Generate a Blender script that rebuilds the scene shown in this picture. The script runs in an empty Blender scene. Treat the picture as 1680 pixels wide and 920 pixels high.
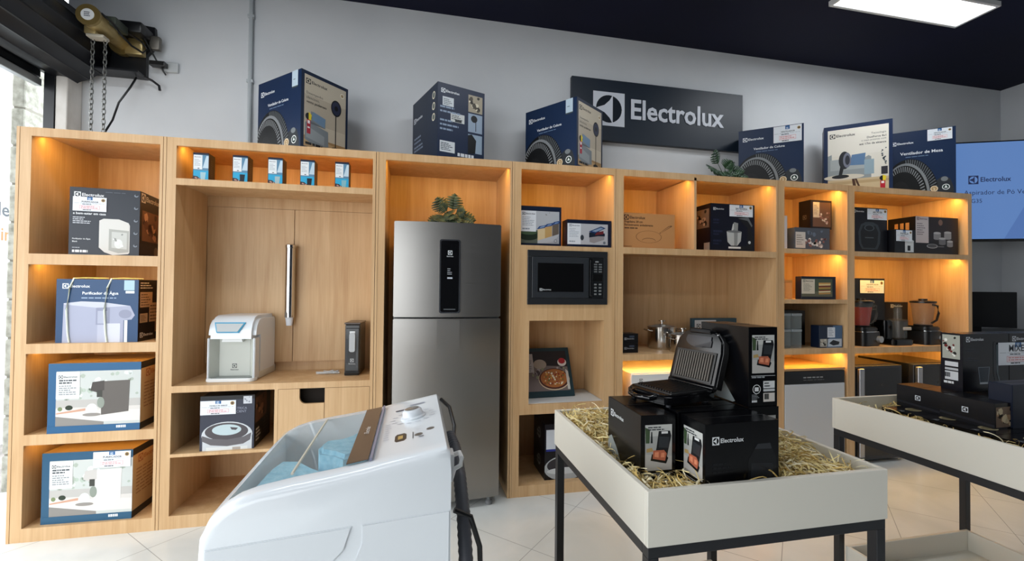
import bpy, bmesh, math, random
from mathutils import Vector, Matrix
random.seed(7)
PI = math.pi
sc = bpy.context.scene
COL = sc.collection

# ------------------------------------------------------------------ camera
cd = bpy.data.cameras.new('camera'); cam = bpy.data.objects.new('camera', cd); COL.objects.link(cam)
YAW, PITCH, ROLL = math.radians(12.20), math.radians(0.88), math.radians(-0.59)
fw = Vector((math.sin(YAW)*math.cos(PITCH), math.cos(YAW)*math.cos(PITCH), math.sin(PITCH)))
rt = Vector((math.cos(YAW), -math.sin(YAW), 0)); dn = fw.cross(rt)
r2 = rt*math.cos(ROLL) + dn*math.sin(ROLL); d2 = -rt*math.sin(ROLL) + dn*math.cos(ROLL)
cam.matrix_world = Matrix(((r2.x, -d2.x, -fw.x, 0), (r2.y, -d2.y, -fw.y, -2.85), (r2.z, -d2.z, -fw.z, 1.3614), (0, 0, 0, 1)))
cd.sensor_width = 36; cd.sensor_fit = 'HORIZONTAL'; cd.lens = 735.3/1680*36; cd.clip_start = 0.02
sc.camera = cam

# ------------------------------------------------------------------ world, light, exposure
sc.view_settings.view_transform = 'Standard'; sc.view_settings.look = 'None'
sc.view_settings.exposure = 0.0; sc.view_settings.gamma = 1; sc.view_settings.use_curve_mapping = False
w = bpy.data.worlds.new('sky'); sc.world = w; w.use_nodes = True
bg = w.node_tree.nodes['Background']; bg.inputs[0].default_value = (0.92, 0.965, 1.0, 1); bg.inputs[1].default_value = 4.5

def area(name, loc, rot, sx, sy, power, color=(1, 1, 1), portal=False, parent=None, spread=None):
    l = bpy.data.lights.new(name, 'AREA'); l.shape = 'RECTANGLE'; l.size = sx; l.size_y = sy
    l.energy = power; l.color = color
    if spread: l.spread = spread
    if portal: l.cycles.is_portal = True
    o = bpy.data.objects.new(name, l); COL.objects.link(o); o.location = loc; o.rotation_euler = rot
    if parent: o.parent = parent
    return o
# daylight comes in through the open shop front on the left and the glass front behind the camera
area('daylight_portal', (-2.32, -2.3, 1.3), (0, -PI/2, 0), 2.6, 5.2, 1, portal=True)
area('daylight_portal', (-1.8, -5.0, 1.3), (PI/2, 0, 0), 1.2, 2.6, 1, portal=True)

# ------------------------------------------------------------------ materials
def s2l(c): return c/12.92 if c <= 0.04045 else ((c+0.055)/1.055)**2.4
def hexc(h):
    h = h.lstrip('#'); return tuple(s2l(int(h[i:i+2], 16)/255) for i in (0, 2, 4)) + (1,)
MATS = {}
def mat(name, color, rough=0.5, metal=0.0, spec=0.5, **k):
    if name in MATS: return MATS[name]
    m = bpy.data.materials.new(name); m.use_nodes = True
    b = m.node_tree.nodes['Principled BSDF']
    b.inputs['Base Color'].default_value = hexc(color) if isinstance(color, str) else color
    b.inputs['Roughness'].default_value = rough; b.inputs['Metallic'].default_value = metal
    b.inputs['Specular IOR Level'].default_value = spec
    for kk, v in k.items(): b.inputs[kk.replace('_', ' ')].default_value = v
    MATS[name] = m; return m
def ink(color, rough=0.4):
    c = hexc(color); lum = .3*c[0]+.6*c[1]+.1*c[2]; k = .55+.45*min(1, lum/.25)
    return mat('ink_%s_%d' % (color.strip('#'), rough*100), (c[0]*k, c[1]*k, c[2]*k, 1), rough, spec=.35)
def nodes(m): return m.node_tree.nodes, m.node_tree.links, m.node_tree.nodes['Principled BSDF']
def noise_color(m, c1, c2, scale=(6, 6, 6), detail=4, nscale=1.0, bump=0.0, lo=.3, hi=.7, coords='Object'):
    n, l, b = nodes(m)
    tc = n.new('ShaderNodeTexCoord'); mp = n.new('ShaderNodeMapping'); mp.inputs['Scale'].default_value = scale
    no = n.new('ShaderNodeTexNoise'); no.inputs['Scale'].default_value = nscale; no.inputs['Detail'].default_value = detail
    cr = n.new('ShaderNodeValToRGB'); cr.color_ramp.elements[0].position = lo; cr.color_ramp.elements[1].position = hi
    cr.color_ramp.elements[0].color = hexc(c1); cr.color_ramp.elements[1].color = hexc(c2)
    l.new(tc.outputs[coords], mp.inputs['Vector']); l.new(mp.outputs['Vector'], no.inputs['Vector'])
    l.new(no.outputs['Fac'], cr.inputs['Fac']); l.new(cr.outputs['Color'], b.inputs['Base Color'])
    if bump:
        bp = n.new('ShaderNodeBump'); bp.inputs['Strength'].default_value = bump; bp.inputs['Distance'].default_value = .01
        l.new(no.outputs['Fac'], bp.inputs['Height']); l.new(bp.outputs['Normal'], b.inputs['Normal'])
    return m
def wood_mat(name, c1, c2, rough=.45):
    m = mat(name, c1, rough)
    n, l, b = nodes(m)
    tc = n.new('ShaderNodeTexCoord')
    def nz(scale, ns, det):
        mp = n.new('ShaderNodeMapping'); mp.inputs['Scale'].default_value = scale
        no = n.new('ShaderNodeTexNoise'); no.inputs['Scale'].default_value = ns; no.inputs['Detail'].default_value = det
        no.inputs['Distortion'].default_value = .6
        l.new(tc.outputs['Object'], mp.inputs['Vector']); l.new(mp.outputs['Vector'], no.inputs['Vector']); return no
    a = nz((9, 9, .7), 1.6, 5); c = nz((70, 70, 2.5), 1.5, 3)
    mx = n.new('ShaderNodeMix'); mx.data_type = 'FLOAT'; mx.inputs[0].default_value = .35
    l.new(a.outputs['Fac'], mx.inputs[2]); l.new(c.outputs['Fac'], mx.inputs[3])
    cr = n.new('ShaderNodeValToRGB'); e = cr.color_ramp.elements
    e[0].position = .32; e[1].position = .68; e[0].color = hexc(c1); e[1].color = hexc(c2)
    l.new(mx.outputs[0], cr.inputs['Fac']); l.new(cr.outputs['Color'], b.inputs['Base Color'])
    return m
WOOD = wood_mat('maple_wood', '#bd9567', '#d5b286')
M_WALL = noise_color(mat('wall_paint', '#d7dadf', .8), '#d2d6da', '#dcdfe2', (1.2, 1.2, 1.2), 5, 1.5, .05)
M_NAVY = noise_color(mat('navy_ceiling_paint', '#080b26', .7, 0, .25), '#070a22', '#0b0e2c', (.6, .6, .6), 3, 1.5)
M_DARKW = mat('unseen_wall_dark', '#3c4048', .7)  # dark tone given to the unseen walls to cut bounce light
WHITE = mat('white_enamel', '#dde2e6', .22, Coat_Weight=.4, Coat_Roughness=.05)
WHITE_P = mat('white_plastic', '#e2e4e4', .35)
TRAYW = mat('tray_white_laminate', '#d9d5c9', .38)
BLACKM = mat('black_powder_coat', '#15171c', .38)
BLACKG = mat('gloss_black_plastic', '#08080a', .12)
BLACKP = mat('satin_black_plastic', '#141517', .32)
DARKG = mat('dark_grey_rubber', '#34363b', .6)
CHROME = mat('chrome', '#c9c9c9', .12, 1.0)
STEELP = mat('polished_steel', '#c4c0ba', .16, 1.0)
def emis(name, color, s):
    m = bpy.data.materials.new(name); m.use_nodes = True
    b = m.node_tree.nodes['Principled BSDF']; b.inputs['Base Color'].default_value = (0.02, 0.02, 0.02, 1)
    b.inputs['Emission Color'].default_value = hexc(color) if isinstance(color, str) else color
    b.inputs['Emission Strength'].default_value = s; return m
def glass_mat(name, color, alpha, rough=.03):
    m = bpy.data.materials.new(name); m.use_nodes = True
    n, l = m.node_tree.nodes, m.node_tree.links; n.clear()
    out = n.new('ShaderNodeOutputMaterial'); mx = n.new('ShaderNodeMixShader'); t = n.new('ShaderNodeBsdfTransparent')
    p = n.new('ShaderNodeBsdfPrincipled'); p.inputs['Base Color'].default_value = hexc(color); p.inputs['Roughness'].default_value = rough
    p.inputs['Specular IOR Level'].default_value = .8
    mx.inputs[0].default_value = alpha
    l.new(t.outputs[0], mx.inputs[1]); l.new(p.outputs[0], mx.inputs[2]); l.new(mx.outputs[0], out.inputs[0]); return m
GLASS = glass_mat('clear_glass', '#6f7678', .16)
GLASSD = glass_mat('smoked_glass', '#20262a', .55)

def steel_mat():
    m = mat('brushed_stainless', '#94918d', .3, 1.0)
    n, l, b = nodes(m)
    tc = n.new('ShaderNodeTexCoord'); mp = n.new('ShaderNodeMapping'); mp.inputs['Scale'].default_value = (3, 3, 400)
    no = n.new('ShaderNodeTexNoise'); no.inputs['Scale'].default_value = 1; no.inputs['Detail'].default_value = 2
    mr = n.new('ShaderNodeMapRange'); mr.inputs['To Min'].default_value = .26; mr.inputs['To Max'].default_value = .4
    l.new(tc.outputs['Object'], mp.inputs['Vector']); l.new(mp.outputs['Vector'], no.inputs['Vector'])
    l.new(no.outputs['Fac'], mr.inputs['Value']); l.new(mr.outputs['Result'], b.inputs['Roughness'])
    b.inputs['Anisotropic'].default_value = .5
    return m
STEEL = steel_mat()
def floor_mat():
    m = mat('porcelain_floor', '#d9dbd8', .16)
    n, l, b = nodes(m)
    tc = n.new('ShaderNodeTexCoord'); sp = n.new('ShaderNodeSeparateXYZ'); l.new(tc.outputs['Object'], sp.inputs[0])
    def math_(op, a, bb):
        q = n.new('ShaderNodeMath'); q.operation = op
        for i, v in enumerate((a, bb)):
            if v is None: continue
            if isinstance(v, (int, float)): q.inputs[i].default_value = v
            else: l.new(v, q.inputs[i])
        return q.outputs[0]
    def line(v, c):
        f = math_('FRACT', math_('DIVIDE', math_('ADD', v, c), .775), None)
        d = math_('ABSOLUTE', math_('SUBTRACT', f, .5), None)
        return math_('GREATER_THAN', d, .4965)
    g = math_('MAXIMUM', line(math_('SUBTRACT', sp.outputs['X'], sp.outputs['Y']), 1.14+77.5), line(math_('ADD', sp.outputs['X'], sp.outputs['Y']), 1.513+77.5))
    no = n.new('ShaderNodeTexNoise'); no.inputs['Scale'].default_value = 1.3; no.inputs['Detail'].default_value = 7; no.inputs['Distortion'].default_value = 1.2
    l.new(tc.outputs['Object'], no.inputs['Vector'])
    cr = n.new('ShaderNodeValToRGB'); cr.color_ramp.elements[0].color = hexc('#cdd0cd'); cr.color_ramp.elements[1].color = hexc('#dfe0dd')
    cr.color_ramp.elements[0].position = .35; cr.color_ramp.elements[1].position = .65
    l.new(no.outputs['Fac'], cr.inputs['Fac'])
    mx = n.new('ShaderNodeMix'); mx.data_type = 'RGBA'; l.new(g, mx.inputs[0]); l.new(cr.outputs['Color'], mx.inputs[6]); mx.inputs[7].default_value = hexc('#a3a5a3')
    l.new(mx.outputs[2], b.inputs['Base Color'])
    return m
FLOOR = floor_mat()

# ------------------------------------------------------------------ mesh building
class MB:
    def __init__(s): s.v = []; s.f = []; s.m = []; s.mats = []; s.smooth = []; s.T = Matrix()
    def mi(s, m):
        if m not in s.mats: s.mats.append(m)
        return s.mats.index(m)
    def add(s, vs, fs, m, smooth=False, T=None):
        o = len(s.v); T = s.T @ T if T is not None else s.T
        s.v += [T @ Vector(p) for p in vs]; i = s.mi(m)
        for f in fs: s.f.append([o+k for k in f]); s.m.append(i); s.smooth.append(smooth)
        return s
    def box(s, x0, x1, y0, y1, z0, z1, m, bev=0, T=None, seg=2):
        if bev <= 0:
            vs = [(x, y, z) for x in (x0, x1) for y in (y0, y1) for z in (z0, z1)]
            return s.add(vs, [(0, 1, 3, 2), (4, 6, 7, 5), (0, 4, 5, 1), (2, 3, 7, 6), (0, 2, 6, 4), (1, 5, 7, 3)], m, False, T)
        bm = bmesh.new(); bmesh.ops.create_cube(bm, size=1)
        for v in bm.verts: v.co = Vector(((x0+x1)/2+v.co.x*(x1-x0), (y0+y1)/2+v.co.y*(y1-y0), (z0+z1)/2+v.co.z*(z1-z0)))
        bmesh.ops.bevel(bm, geom=bm.edges[:], offset=bev, segments=seg, affect='EDGES', profile=.5)
        return s.addbm(bm, m, False, T)
    def addbm(s, bm, m, smooth=False, T=None):
        bm.verts.index_update()
        s.add([v.co.copy() for v in bm.verts], [[v.index for v in f.verts] for f in bm.faces], m, smooth, T); bm.free(); return s
    def lathe(s, prof, m, seg=32, T=None, smooth=True):
        vs = []; fs = []
        for r, z in prof:
            for k in range(seg): a = 2*PI*k/seg; vs.append((r*math.cos(a), r*math.sin(a), z))
        for i in range(len(prof)-1):
            for k in range(seg):
                k2 = (k+1) % seg; fs.append((i*seg+k, i*seg+k2, (i+1)*seg+k2, (i+1)*seg+k))
        if prof[0][0] > 1e-6: fs.append(tuple(range(seg))[::-1])
        if prof[-1][0] > 1e-6: fs.append(tuple((len(prof)-1)*seg+k for k in range(seg)))
        return s.add(vs, fs, m, smooth, T)
    def cyl(s, p, q, r, m, seg=20, r2=None, smooth=True):
        p, q = Vector(p), Vector(q); d = q-p
        T = Matrix.Translation(p) @ d.to_track_quat('Z', 'Y').to_matrix().to_4x4()
        L = d.length; r2 = r if r2 is None else r2
        return s.lathe([(0, 0), (r, 0), (r, 0), (r2, L), (r2, L), (0, L)], m, seg, T, smooth)
    def tube(s, pts, r, m, seg=8, smooth=True):
        pts = [Vector(p) for p in pts]; n = len(pts); vs = []; fs = []; up = Vector((.013, .02, 1))
        rr = r if isinstance(r, (list, tuple)) else [r]*n
        for i, p in enumerate(pts):
            t = (pts[min(i+1, n-1)]-pts[max(i-1, 0)]).normalized()
            a = t.cross(up); a = a.normalized() if a.length > .05 else t.cross(Vector((1, 0, 0))).normalized(); b = t.cross(a)
            for k in range(seg): an = 2*PI*k/seg; vs.append(p+(a*math.cos(an)+b*math.sin(an))*rr[i])
        for i in range(n-1):
            for k in range(seg): k2 = (k+1) % seg; fs.append((i*seg+k, i*seg+k2, (i+1)*seg+k2, (i+1)*seg+k))
        fs.append(tuple(range(seg))[::-1]); fs.append(tuple((n-1)*seg+k for k in range(seg)))
        return s.add(vs, fs, m, smooth)
    def prism(s, poly, z0, z1, m, T=None, bev=0, smooth=False, seg=2):
        bm = bmesh.new(); vs = [bm.verts.new((p[0], p[1], z0)) for p in poly]
        f = bm.faces.new(vs); r = bmesh.ops.extrude_face_region(bm, geom=[f])
        for g in r['geom']:
            if isinstance(g, bmesh.types.BMVert): g.co.z = z1
        bmesh.ops.recalc_face_normals(bm, faces=bm.faces[:])
        if bev:
            es = [e for e in bm.edges if abs(e.verts[0].co.z-e.verts[1].co.z) < 1e-6]
            bmesh.ops.bevel(bm, geom=es, offset=bev, segments=seg, affect='EDGES')
        return s.addbm(bm, m, smooth, T)
    def build(s, name, parent=None, kind=None, smooth_angle=None, bevel=None):
        me = bpy.data.meshes.new(name); me.from_pydata([tuple(v) for v in s.v], [], s.f)
        for m in s.mats: me.materials.append(m)
        me.polygons.foreach_set('material_index', s.m); me.polygons.foreach_set('use_smooth', s.smooth)
        me.update(); bm = bmesh.new(); bm.from_mesh(me); bmesh.ops.recalc_face_normals(bm, faces=bm.faces[:]) if not getattr(s, 'raw', False) else None
        bm.to_mesh(me); bm.free()
        if any(s.smooth): me.set_sharp_from_angle(angle=math.radians(40))
        o = bpy.data.objects.new(name, me); COL.objects.link(o)
        if parent is not None: o.parent = parent
        if kind: o['kind'] = kind
        if bevel:
            b = o.modifiers.new('bevel', 'BEVEL'); b.width = bevel; b.segments = 2; b.limit_method = 'ANGLE'
        return o
def tag(o, label, cat, group=None, kind=None):
    o['label'] = label; o['category'] = cat
    if group: o['group'] = group
    if kind: o['kind'] = kind
    return o
def thing(name, label, cat, loc=(0, 0, 0), rotz=0, group=None):
    o = bpy.data.objects.new(name, None); COL.objects.link(o); o.location = loc; o.rotation_euler = (0, 0, rotz); o.empty_display_size = .05
    return tag(o, label, cat, group)
def roundrect(x0, x1, y0, y1, r, n=5):
    out = []
    for cx, cy, a0 in ((x1-r, y1-r, 0), (x0+r, y1-r, 90), (x0+r, y0+r, 180), (x1-r, y0+r, 270)):
        for k in range(n+1): a = math.radians(a0+90*k/n); out.append((cx+r*math.cos(a), cy+r*math.sin(a)))
    return out
def XZ(y=0): # maps prism (x, y, z) -> (x, y + -z , y) : outline drawn in the x-z plane, extruded towards +y
    return Matrix(((1, 0, 0, 0), (0, 0, 1, y), (0, 1, 0, 0), (0, 0, 0, 1)))

# ------------------------------------------------------------------ printed artwork (becomes part of the mesh it is printed on)
_TX = {}
def text_mesh(t, bold=True):
    k = (t, bold)
    if k not in _TX:
        cu = bpy.data.curves.new('lettering', 'FONT'); cu.body = t; cu.resolution_u = 2; cu.offset = .018 if bold else 0
        ob = bpy.data.objects.new('lettering', cu); me = ob.to_mesh()
        vs = [(v.co.x, v.co.y) for v in me.vertices]; fs = [tuple(p.vertices) for p in me.polygons]
        ob.to_mesh_clear(); bpy.data.objects.remove(ob); bpy.data.curves.remove(cu)
        x0 = min(v[0] for v in vs); x1 = max(v[0] for v in vs); y0 = min(v[1] for v in vs); y1 = max(v[1] for v in vs)
        _TX[k] = ([((x-x0)/(x1-x0), (y-y0)/(y1-y0)) for x, y in vs], fs, (x1-x0)/(y1-y0))
    return _TX[k]
def clip01(poly):
    for ax, lim, sg in ((0, 0, 1), (0, 1, -1), (1, 0, 1), (1, 1, -1)):
        out = []
        for i in range(len(poly)):
            a, b = poly[i-1], poly[i]; da, db = (a[ax]-lim)*sg, (b[ax]-lim)*sg
            if (da >= 0) != (db >= 0):
                t = da/(da-db); out.append((a[0]+t*(b[0]-a[0]), a[1]+t*(b[1]-a[1])))
            if db >= 0: out.append(b)
        poly = out
        if len(poly) < 3: return []
    return poly
class Face:
    """A flat face carrying print. O corner, U and V full width / height vectors, N outward."""
    def __init__(s, mb, O, U, V, N, rough=.4):
        s.mb, s.O, s.U, s.V, s.N, s.k, s.r = mb, Vector(O), Vector(U), Vector(V), Vector(N).normalized(), 0, rough
        s.asp = s.U.length/s.V.length
    def at(s, u, v, off): return s.O+s.U*u+s.V*v+s.N*off
    def nxt(s): s.k += 1; return .0003+s.k*.00007
    def poly(s, pts, c, clip=True):
        off = s.nxt()
        if clip: pts = clip01(list(pts))
        if len(pts) >= 3: s.mb.add([s.at(u, v, off) for u, v in pts], [tuple(range(len(pts)))], ink(c, s.r) if isinstance(c, str) else c)
    def many(s, polys, c):
        off = s.nxt(); vs = []; fs = []
        for p in polys:
            p = clip01(p)
            if len(p) >= 3: fs.append(tuple(range(len(vs), len(vs)+len(p)))); vs += [s.at(u, v, off) for u, v in p]
        if fs: s.mb.add(vs, fs, ink(c, s.r) if isinstance(c, str) else c)
    def rect(s, u0, v0, u1, v1, c): s.poly([(u0, v0), (u1, v0), (u1, v1), (u0, v1)], c)
    def ell(s, cu, cv, ru, rv, c, n=28): s.poly([(cu+ru*math.cos(2*PI*i/n), cv+rv*math.sin(2*PI*i/n)) for i in range(n)], c)
    def circ(s, cu, cv, r, c, n=24): s.ell(cu, cv, r, r*s.asp, c, n)     # r in widths
    def text(s, t, u, v, wd, c, h=None, bold=True):
        vs, fs, a = text_mesh(t, bold); h = wd*s.asp/a if h is None else h; off = s.nxt()
        s.mb.add([s.at(u+x*wd, v+y*h, off) for x, y in vs], fs, ink(c, s.r) if isinstance(c, str) else c)
    def emblem(s, u, v, sz, fg, bgc):                      # sz in widths
        h = sz*s.asp; q = lambda x, y: (u+x*sz, v+y*h)
        s.poly([q(0, 0), q(1, 0), q(1, 1), q(0, 1)], fg)
        s.poly([q(.5+.41*math.cos(2*PI*i/28), .5+.41*math.sin(2*PI*i/28)) for i in range(28)], bgc)
        cv = [(.62, .93), (.52, .76), (.36, .61), (.07, .5), (.36, .39), (.52, .24), (.62, .07)]
        s.many([[q(*cv[i]), q(*cv[i+1]), q(.62, cv[i+1][1]), q(.62, cv[i][1])] for i in range(6)], fg)
    def brand(s, u, v, wd, fg, bgc, gap=.06):              # emblem + Electrolux
        e = wd*.22; s.emblem(u, v, e, fg, bgc)
        s.text('Electrolux', u+e+wd*gap*.7, v+e*s.asp*.22, wd-e-wd*gap*.7, fg, h=e*s.asp*.56)
    def lines(s, u0, v0, u1, v1, n, c, fill=.5, seed=1, minw=.55):
        rnd = random.Random(seed); ps = []; dv = (v1-v0)/n
        for i in range(n):
            L = (u1-u0)*(minw+(1-minw)*rnd.random()); vv = v1-(i+.75)*dv; x = u0
            while x < u0+L:
                wl = (u1-u0)*(.08+.16*rnd.random()); ps.append([(x, vv), (min(x+wl, u0+L), vv), (min(x+wl, u0+L), vv+dv*fill), (x, vv+dv*fill)]); x += wl+(u1-u0)*.03
        s.many(ps, c)
    def blotch(s, u0, v0, u1, v1, n, cols, r=(.02, .06), seed=3):
        rnd = random.Random(seed)
        for c in cols:
            ps = []
            for i in range(n):
                cu, cv, rr = u0+(u1-u0)*rnd.random(), v0+(v1-v0)*rnd.random(), r[0]+(r[1]-r[0])*rnd.random()
                ps.append([(min(u1, max(u0, cu+rr*math.cos(a*PI/3+.3)*(.6+.4*rnd.random()))), min(v1, max(v0, cv+rr*s.asp*math.sin(a*PI/3+.3)*(.6+.4*rnd.random())))) for a in range(6)])
            s.many(ps, c)

def fan_print(f, title='Ventilador de Coluna', sticker=True):
    f.rect(0, 0, 1, 1, '#17335c')
    f.brand(.07, .80, .33, '#e8edf2', '#17335c')
    f.text(title, .24 if title[-1] == 'a' and 'Col' in title else .2, .645, .48 if 'Col' in title else .62, '#e2e8ee')
    f.lines(.28, .60, .68, .62, 1, '#6f86a6', seed=5)
    def ring(cu, cv, ru, rv, ru2, rv2, a0, a1, n, c, duty=.55):
        ps = []
        for i in range(n):
            a = math.radians(a0+(a1-a0)*i/n); b = math.radians(a0+(a1-a0)*(i+duty)/n)
            ps.append([(cu+ru*math.cos(a), cv+rv*math.sin(a)), (cu+ru2*math.cos(a), cv+rv2*math.sin(a)), (cu+ru2*math.cos(b), cv+rv2*math.sin(b)), (cu+ru*math.cos(b), cv+rv*math.sin(b))])
        f.many(ps, c)
    f.poly([(.70, 0), (.70, .2), (.80, .27), (.92, .24), (.97, .1), (.97, 0)], '#3a3f45')
    f.ell(.84, .235, .05, .035, '#7d8386')
    f.ell(.33, .0, .43, .58, '#131518', 40)
    ring(.33, .0, .33, .44, .42, .57, -5, 100, 22, '#6d7277', .4)
    f.ell(.28, .0, .36, .52, '#85898c', 40)
    f.ell(.265, -.01, .335, .495, '#0f1113', 40)
    ring(.25, -.01, .26, .40, .325, .48, 0, 180, 30, '#8b8f92', .4)
    f.ell(.23, -.02, .27, .41, '#1b1d1f', 40)
    f.ell(.2, -.05, .17, .3, '#26282a', 32)
    f.circ(.695, .10, .055, '#ead9b8'); f.circ(.695, .10, .041, '#b99b6d'); f.text('2', .68, .075, .03, '#efe2c6')
    f.circ(.86, .115, .055, '#eef2f0'); f.circ(.86, .115, .043, '#20423c'); f.poly([(.835, .10), (.885, .10), (.86, .145)], '#eef2f0')
    if sticker:
        f.rect(.80, .80, .93, 1, '#b9cbd8'); f.rect(.80, .78, .93, .80, '#4d5a60'); f.lines(.83, .88, .9, .9, 1, '#52606a')
def room_print(f):
    f.rect(0, 0, 1, 1, '#142a4c'); f.rect(.06, .03, .95, .955, '#c3b9a6'); f.rect(.06, .35, .95, .7, '#b5aa98')
    f.brand(.09, .84, .44, '#23282d', '#c3b9a6')
    f.text('Desempenho', .10, .70, .34, '#4b5054', bold=False); f.text('silencioso,', .10, .645, .27, '#4b5054', bold=False)
    f.text('vento poderoso', .10, .585, .42, '#22262a')
    f.rect(.06, .03, .95, .17, '#a08056'); f.poly([(.06, .03), (.95, .03), (.95, .1), (.45, .16), (.06, .12)], '#b99a70')
    f.poly([(.08, .12), (.08, .34), (.2, .37), (.5, .33), (.5, .45), (.2, .5), (.18, .35), (.56, .3), (.57, .1), (.3, .06)], '#7e868c')
    f.poly([(.2, .4), (.48, .34), (.5, .46), (.24, .5)], '#6e8aa6'); f.poly([(.1, .15), (.48, .1), (.48, .22), (.1, .3)], '#939a9e')
    f.poly([(.715, .1), (.735, .1), (.735, .6), (.715, .6)], '#15171a'); f.ell(.73, .66, .115, .11, '#16181c'); f.ell(.73, .66, .095, .09, '#333a58'); f.ell(.73, .66, .04, .035, '#101216')
    f.ell(.73, .09, .1, .035, '#15171a')
    f.circ(.86, .865, .045, '#e9e2cf'); f.circ(.86, .865, .03, '#a08a68')
    f.circ(.15, .42, .065, '#1b1a1a'); f.poly([(.15, .37), (.2, .38), (.21, .45), (.15, .48)], '#e6cf2c'); f.rect(.115, .2, .19, .38, '#b8243a'); f.rect(.13, .33, .175, .37, '#efe9ea'); f.rect(.13, .27, .175, .29, '#efe9ea')
    f.lines(.09, .05, .62, .085, 1, '#2d2a26', .9, 8)
def back_print(f):
    f.rect(0, 0, 1, 1, '#1a2f52'); f.brand(.07, .87, .38, '#e8edf2', '#1a2f52')
    f.rect(.1, .7, .33, .82, '#cfd6db'); f.lines(.12, .71, .31, .8, 4, '#6d7882')
    f.rect(.27, .5, .56, .62, '#cdd0cf'); f.lines(.29, .53, .54, .6, 3, '#5d6266'); f.rect(.36, .505, .5, .54, '#3b3f43')
    for v in (.66, .6, .48, .42, .36): f.lines(.05, v, .5, v+.03, 1, '#8b9cb4', .8, int(v*90))
    f.rect(.05, .07, .36, .22, '#cfd5da'); f.lines(.07, .09, .34, .2, 5, '#47515b')
    f.rect(.64, .69, .95, .93, '#a89e8a'); f.blotch(.65, .7, .94, .92, 5, ['#3b372f', '#e0d8c2', '#5b5447'], (.03, .06))
    f.rect(.64, .41, .95, .67, '#93a4b8'); f.rect(.80, .43, .815, .6, '#20262d'); f.ell(.77, .6, .07, .05, '#1a1e24')
    f.rect(.64, .12, .95, .38, '#8fa2b5'); f.poly([(.64, .1), (.8, .12), (.82, .3), (.72, .38), (.64, .36)], '#15181d')
    f.lines(.42, .03, .95, .08, 1, '#d7dee6', .9, 4)
def side_print(f):
    f.rect(0, 0, 1, 1, '#1d2d48'); f.brand(.06, .68, .36, '#d5dbe4', '#1d2d48')
    for i, v in enumerate((.42, .36, .29, .24)): f.lines(.08, v, .5, v+.035, 1, '#7d8ba1', .7, i+3)
    f.rect(.6, 0, .605, 1, '#0f1a30')
    for v in (.86, .71, .56): f.circ(.86, v, .055, '#e5dcc4'); f.circ(.86, v, .04, '#5d6b66')
def price_print(f, title='PURIFICADOR'):
    f.rect(0, 0, 1, 1, '#e3e8ee'); f.rect(.42, .78, .58, 1, '#2c69a6'); f.emblem(.455, .8, .07, '#d8e4ef', '#2c69a6')
    f.text(title, .26, .60, .5, '#3b4450'); f.lines(.03, .53, .97, .56, 1, '#8e959d', .5, 3, .95); f.lines(.28, .44, .72, .5, 1, '#5d656e', .8)
    f.rect(.2, .14, .8, .40, '#d9a0a4'); f.rect(.21, .16, .79, .38, '#ece6ea'); f.lines(.24, .18, .76, .37, 2, '#cf8c90', .5, 9); f.lines(.3, .05, .7, .11, 1, '#444444', .8)
    f.circ(.90, .80, .06, '#b79a5e'); f.circ(.90, .80, .04, '#6d5a45')
def kitchen_print(f, dark=True, border='#2d6795'):
    f.rect(0, 0, 1, 1, border)
    f.rect(.085, .10, 1, .885, '#c4c8c4'); f.blotch(.1, .45, .99, .87, 16, ['#b0bdb0', '#dfe6e2', '#a9b3a6'], (.02, .05))
    f.rect(.085, .34, 1, .47, '#b9b6b1'); f.rect(.085, .17, 1, .36, '#d3cec8')
    f.poly([(.085, .24), (.6, .14), (.6, .1), (.085, .1)], '#8b8782'); f.poly([(.085, .24), (.6, .145), (1, .14), (1, .3), (.085, .34)], '#ddd8d2')
    f.poly([(.09, .27), (.4, .31), (.4, .345), (.09, .29)], '#c89a82'); f.ell(.13, .345, .025, .03, '#7d8b63'); f.ell(.225, .36, .04, .035, '#33402d')
    c = '#6d6762' if dark else '#d9d6d2'; c2 = '#57514d' if dark else '#c4c0bb'
    f.poly([(.57, .24), (.87, .28), (.88, .74), (.60, .73), (.56, .7)], c); f.poly([(.45, .6), (.47, .72), (.6, .74), (.6, .6), (.52, .57)], c2)
    f.rect(.52, .5, .58, .6, '#4b4c45'); f.ell(.565, .42, .04, .08, '#8b9388'); f.ell(.47, .33, .06, .08, '#dfe6df'); f.ell(.47, .25, .1, .025, '#928c86')
    f.rect(.085, .49, .335, .875, '#e9eceb'); f.brand(.11, .78, .2, '#3a4045', '#e9eceb'); f.lines(.115, .70, .31, .77, 2, '#555b60', .6, 2); f.lines(.115, .54, .31, .69, 5, '#8c9295', .5, 4)
    f.rect(0, .0, 1, .10, border); f.lines(.74, .035, .9, .075, 1, '#e6edf2', .9, 4)
def cells_print(f, bgc='#241f1d', ph='#a98062'):
    f.rect(0, 0, 1, 1, bgc); f.brand(.06, .84, .8, '#d6cfc4', bgc); f.rect(.1, .25, .95, .72, ph)
    f.blotch(.12, .27, .93, .7, 6, ['#4b2c22', '#d7a27a', '#7a4a36'], (.06, .14)); f.lines(.1, .06, .7, .16, 3, '#77706a')
def kraft_side(f):
    f.rect(0, 0, 1, 1, '#b59468'); f.rect(0, .9, 1, 1, '#2b2a2a'); f.rect(0, 0, 1, .1, '#2b2a2a')
    f.brand(.15, .76, .6, '#9a5a34', '#b59468'); f.lines(.1, .3, .85, .7, 8, '#93633c', .3, 6)
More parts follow.
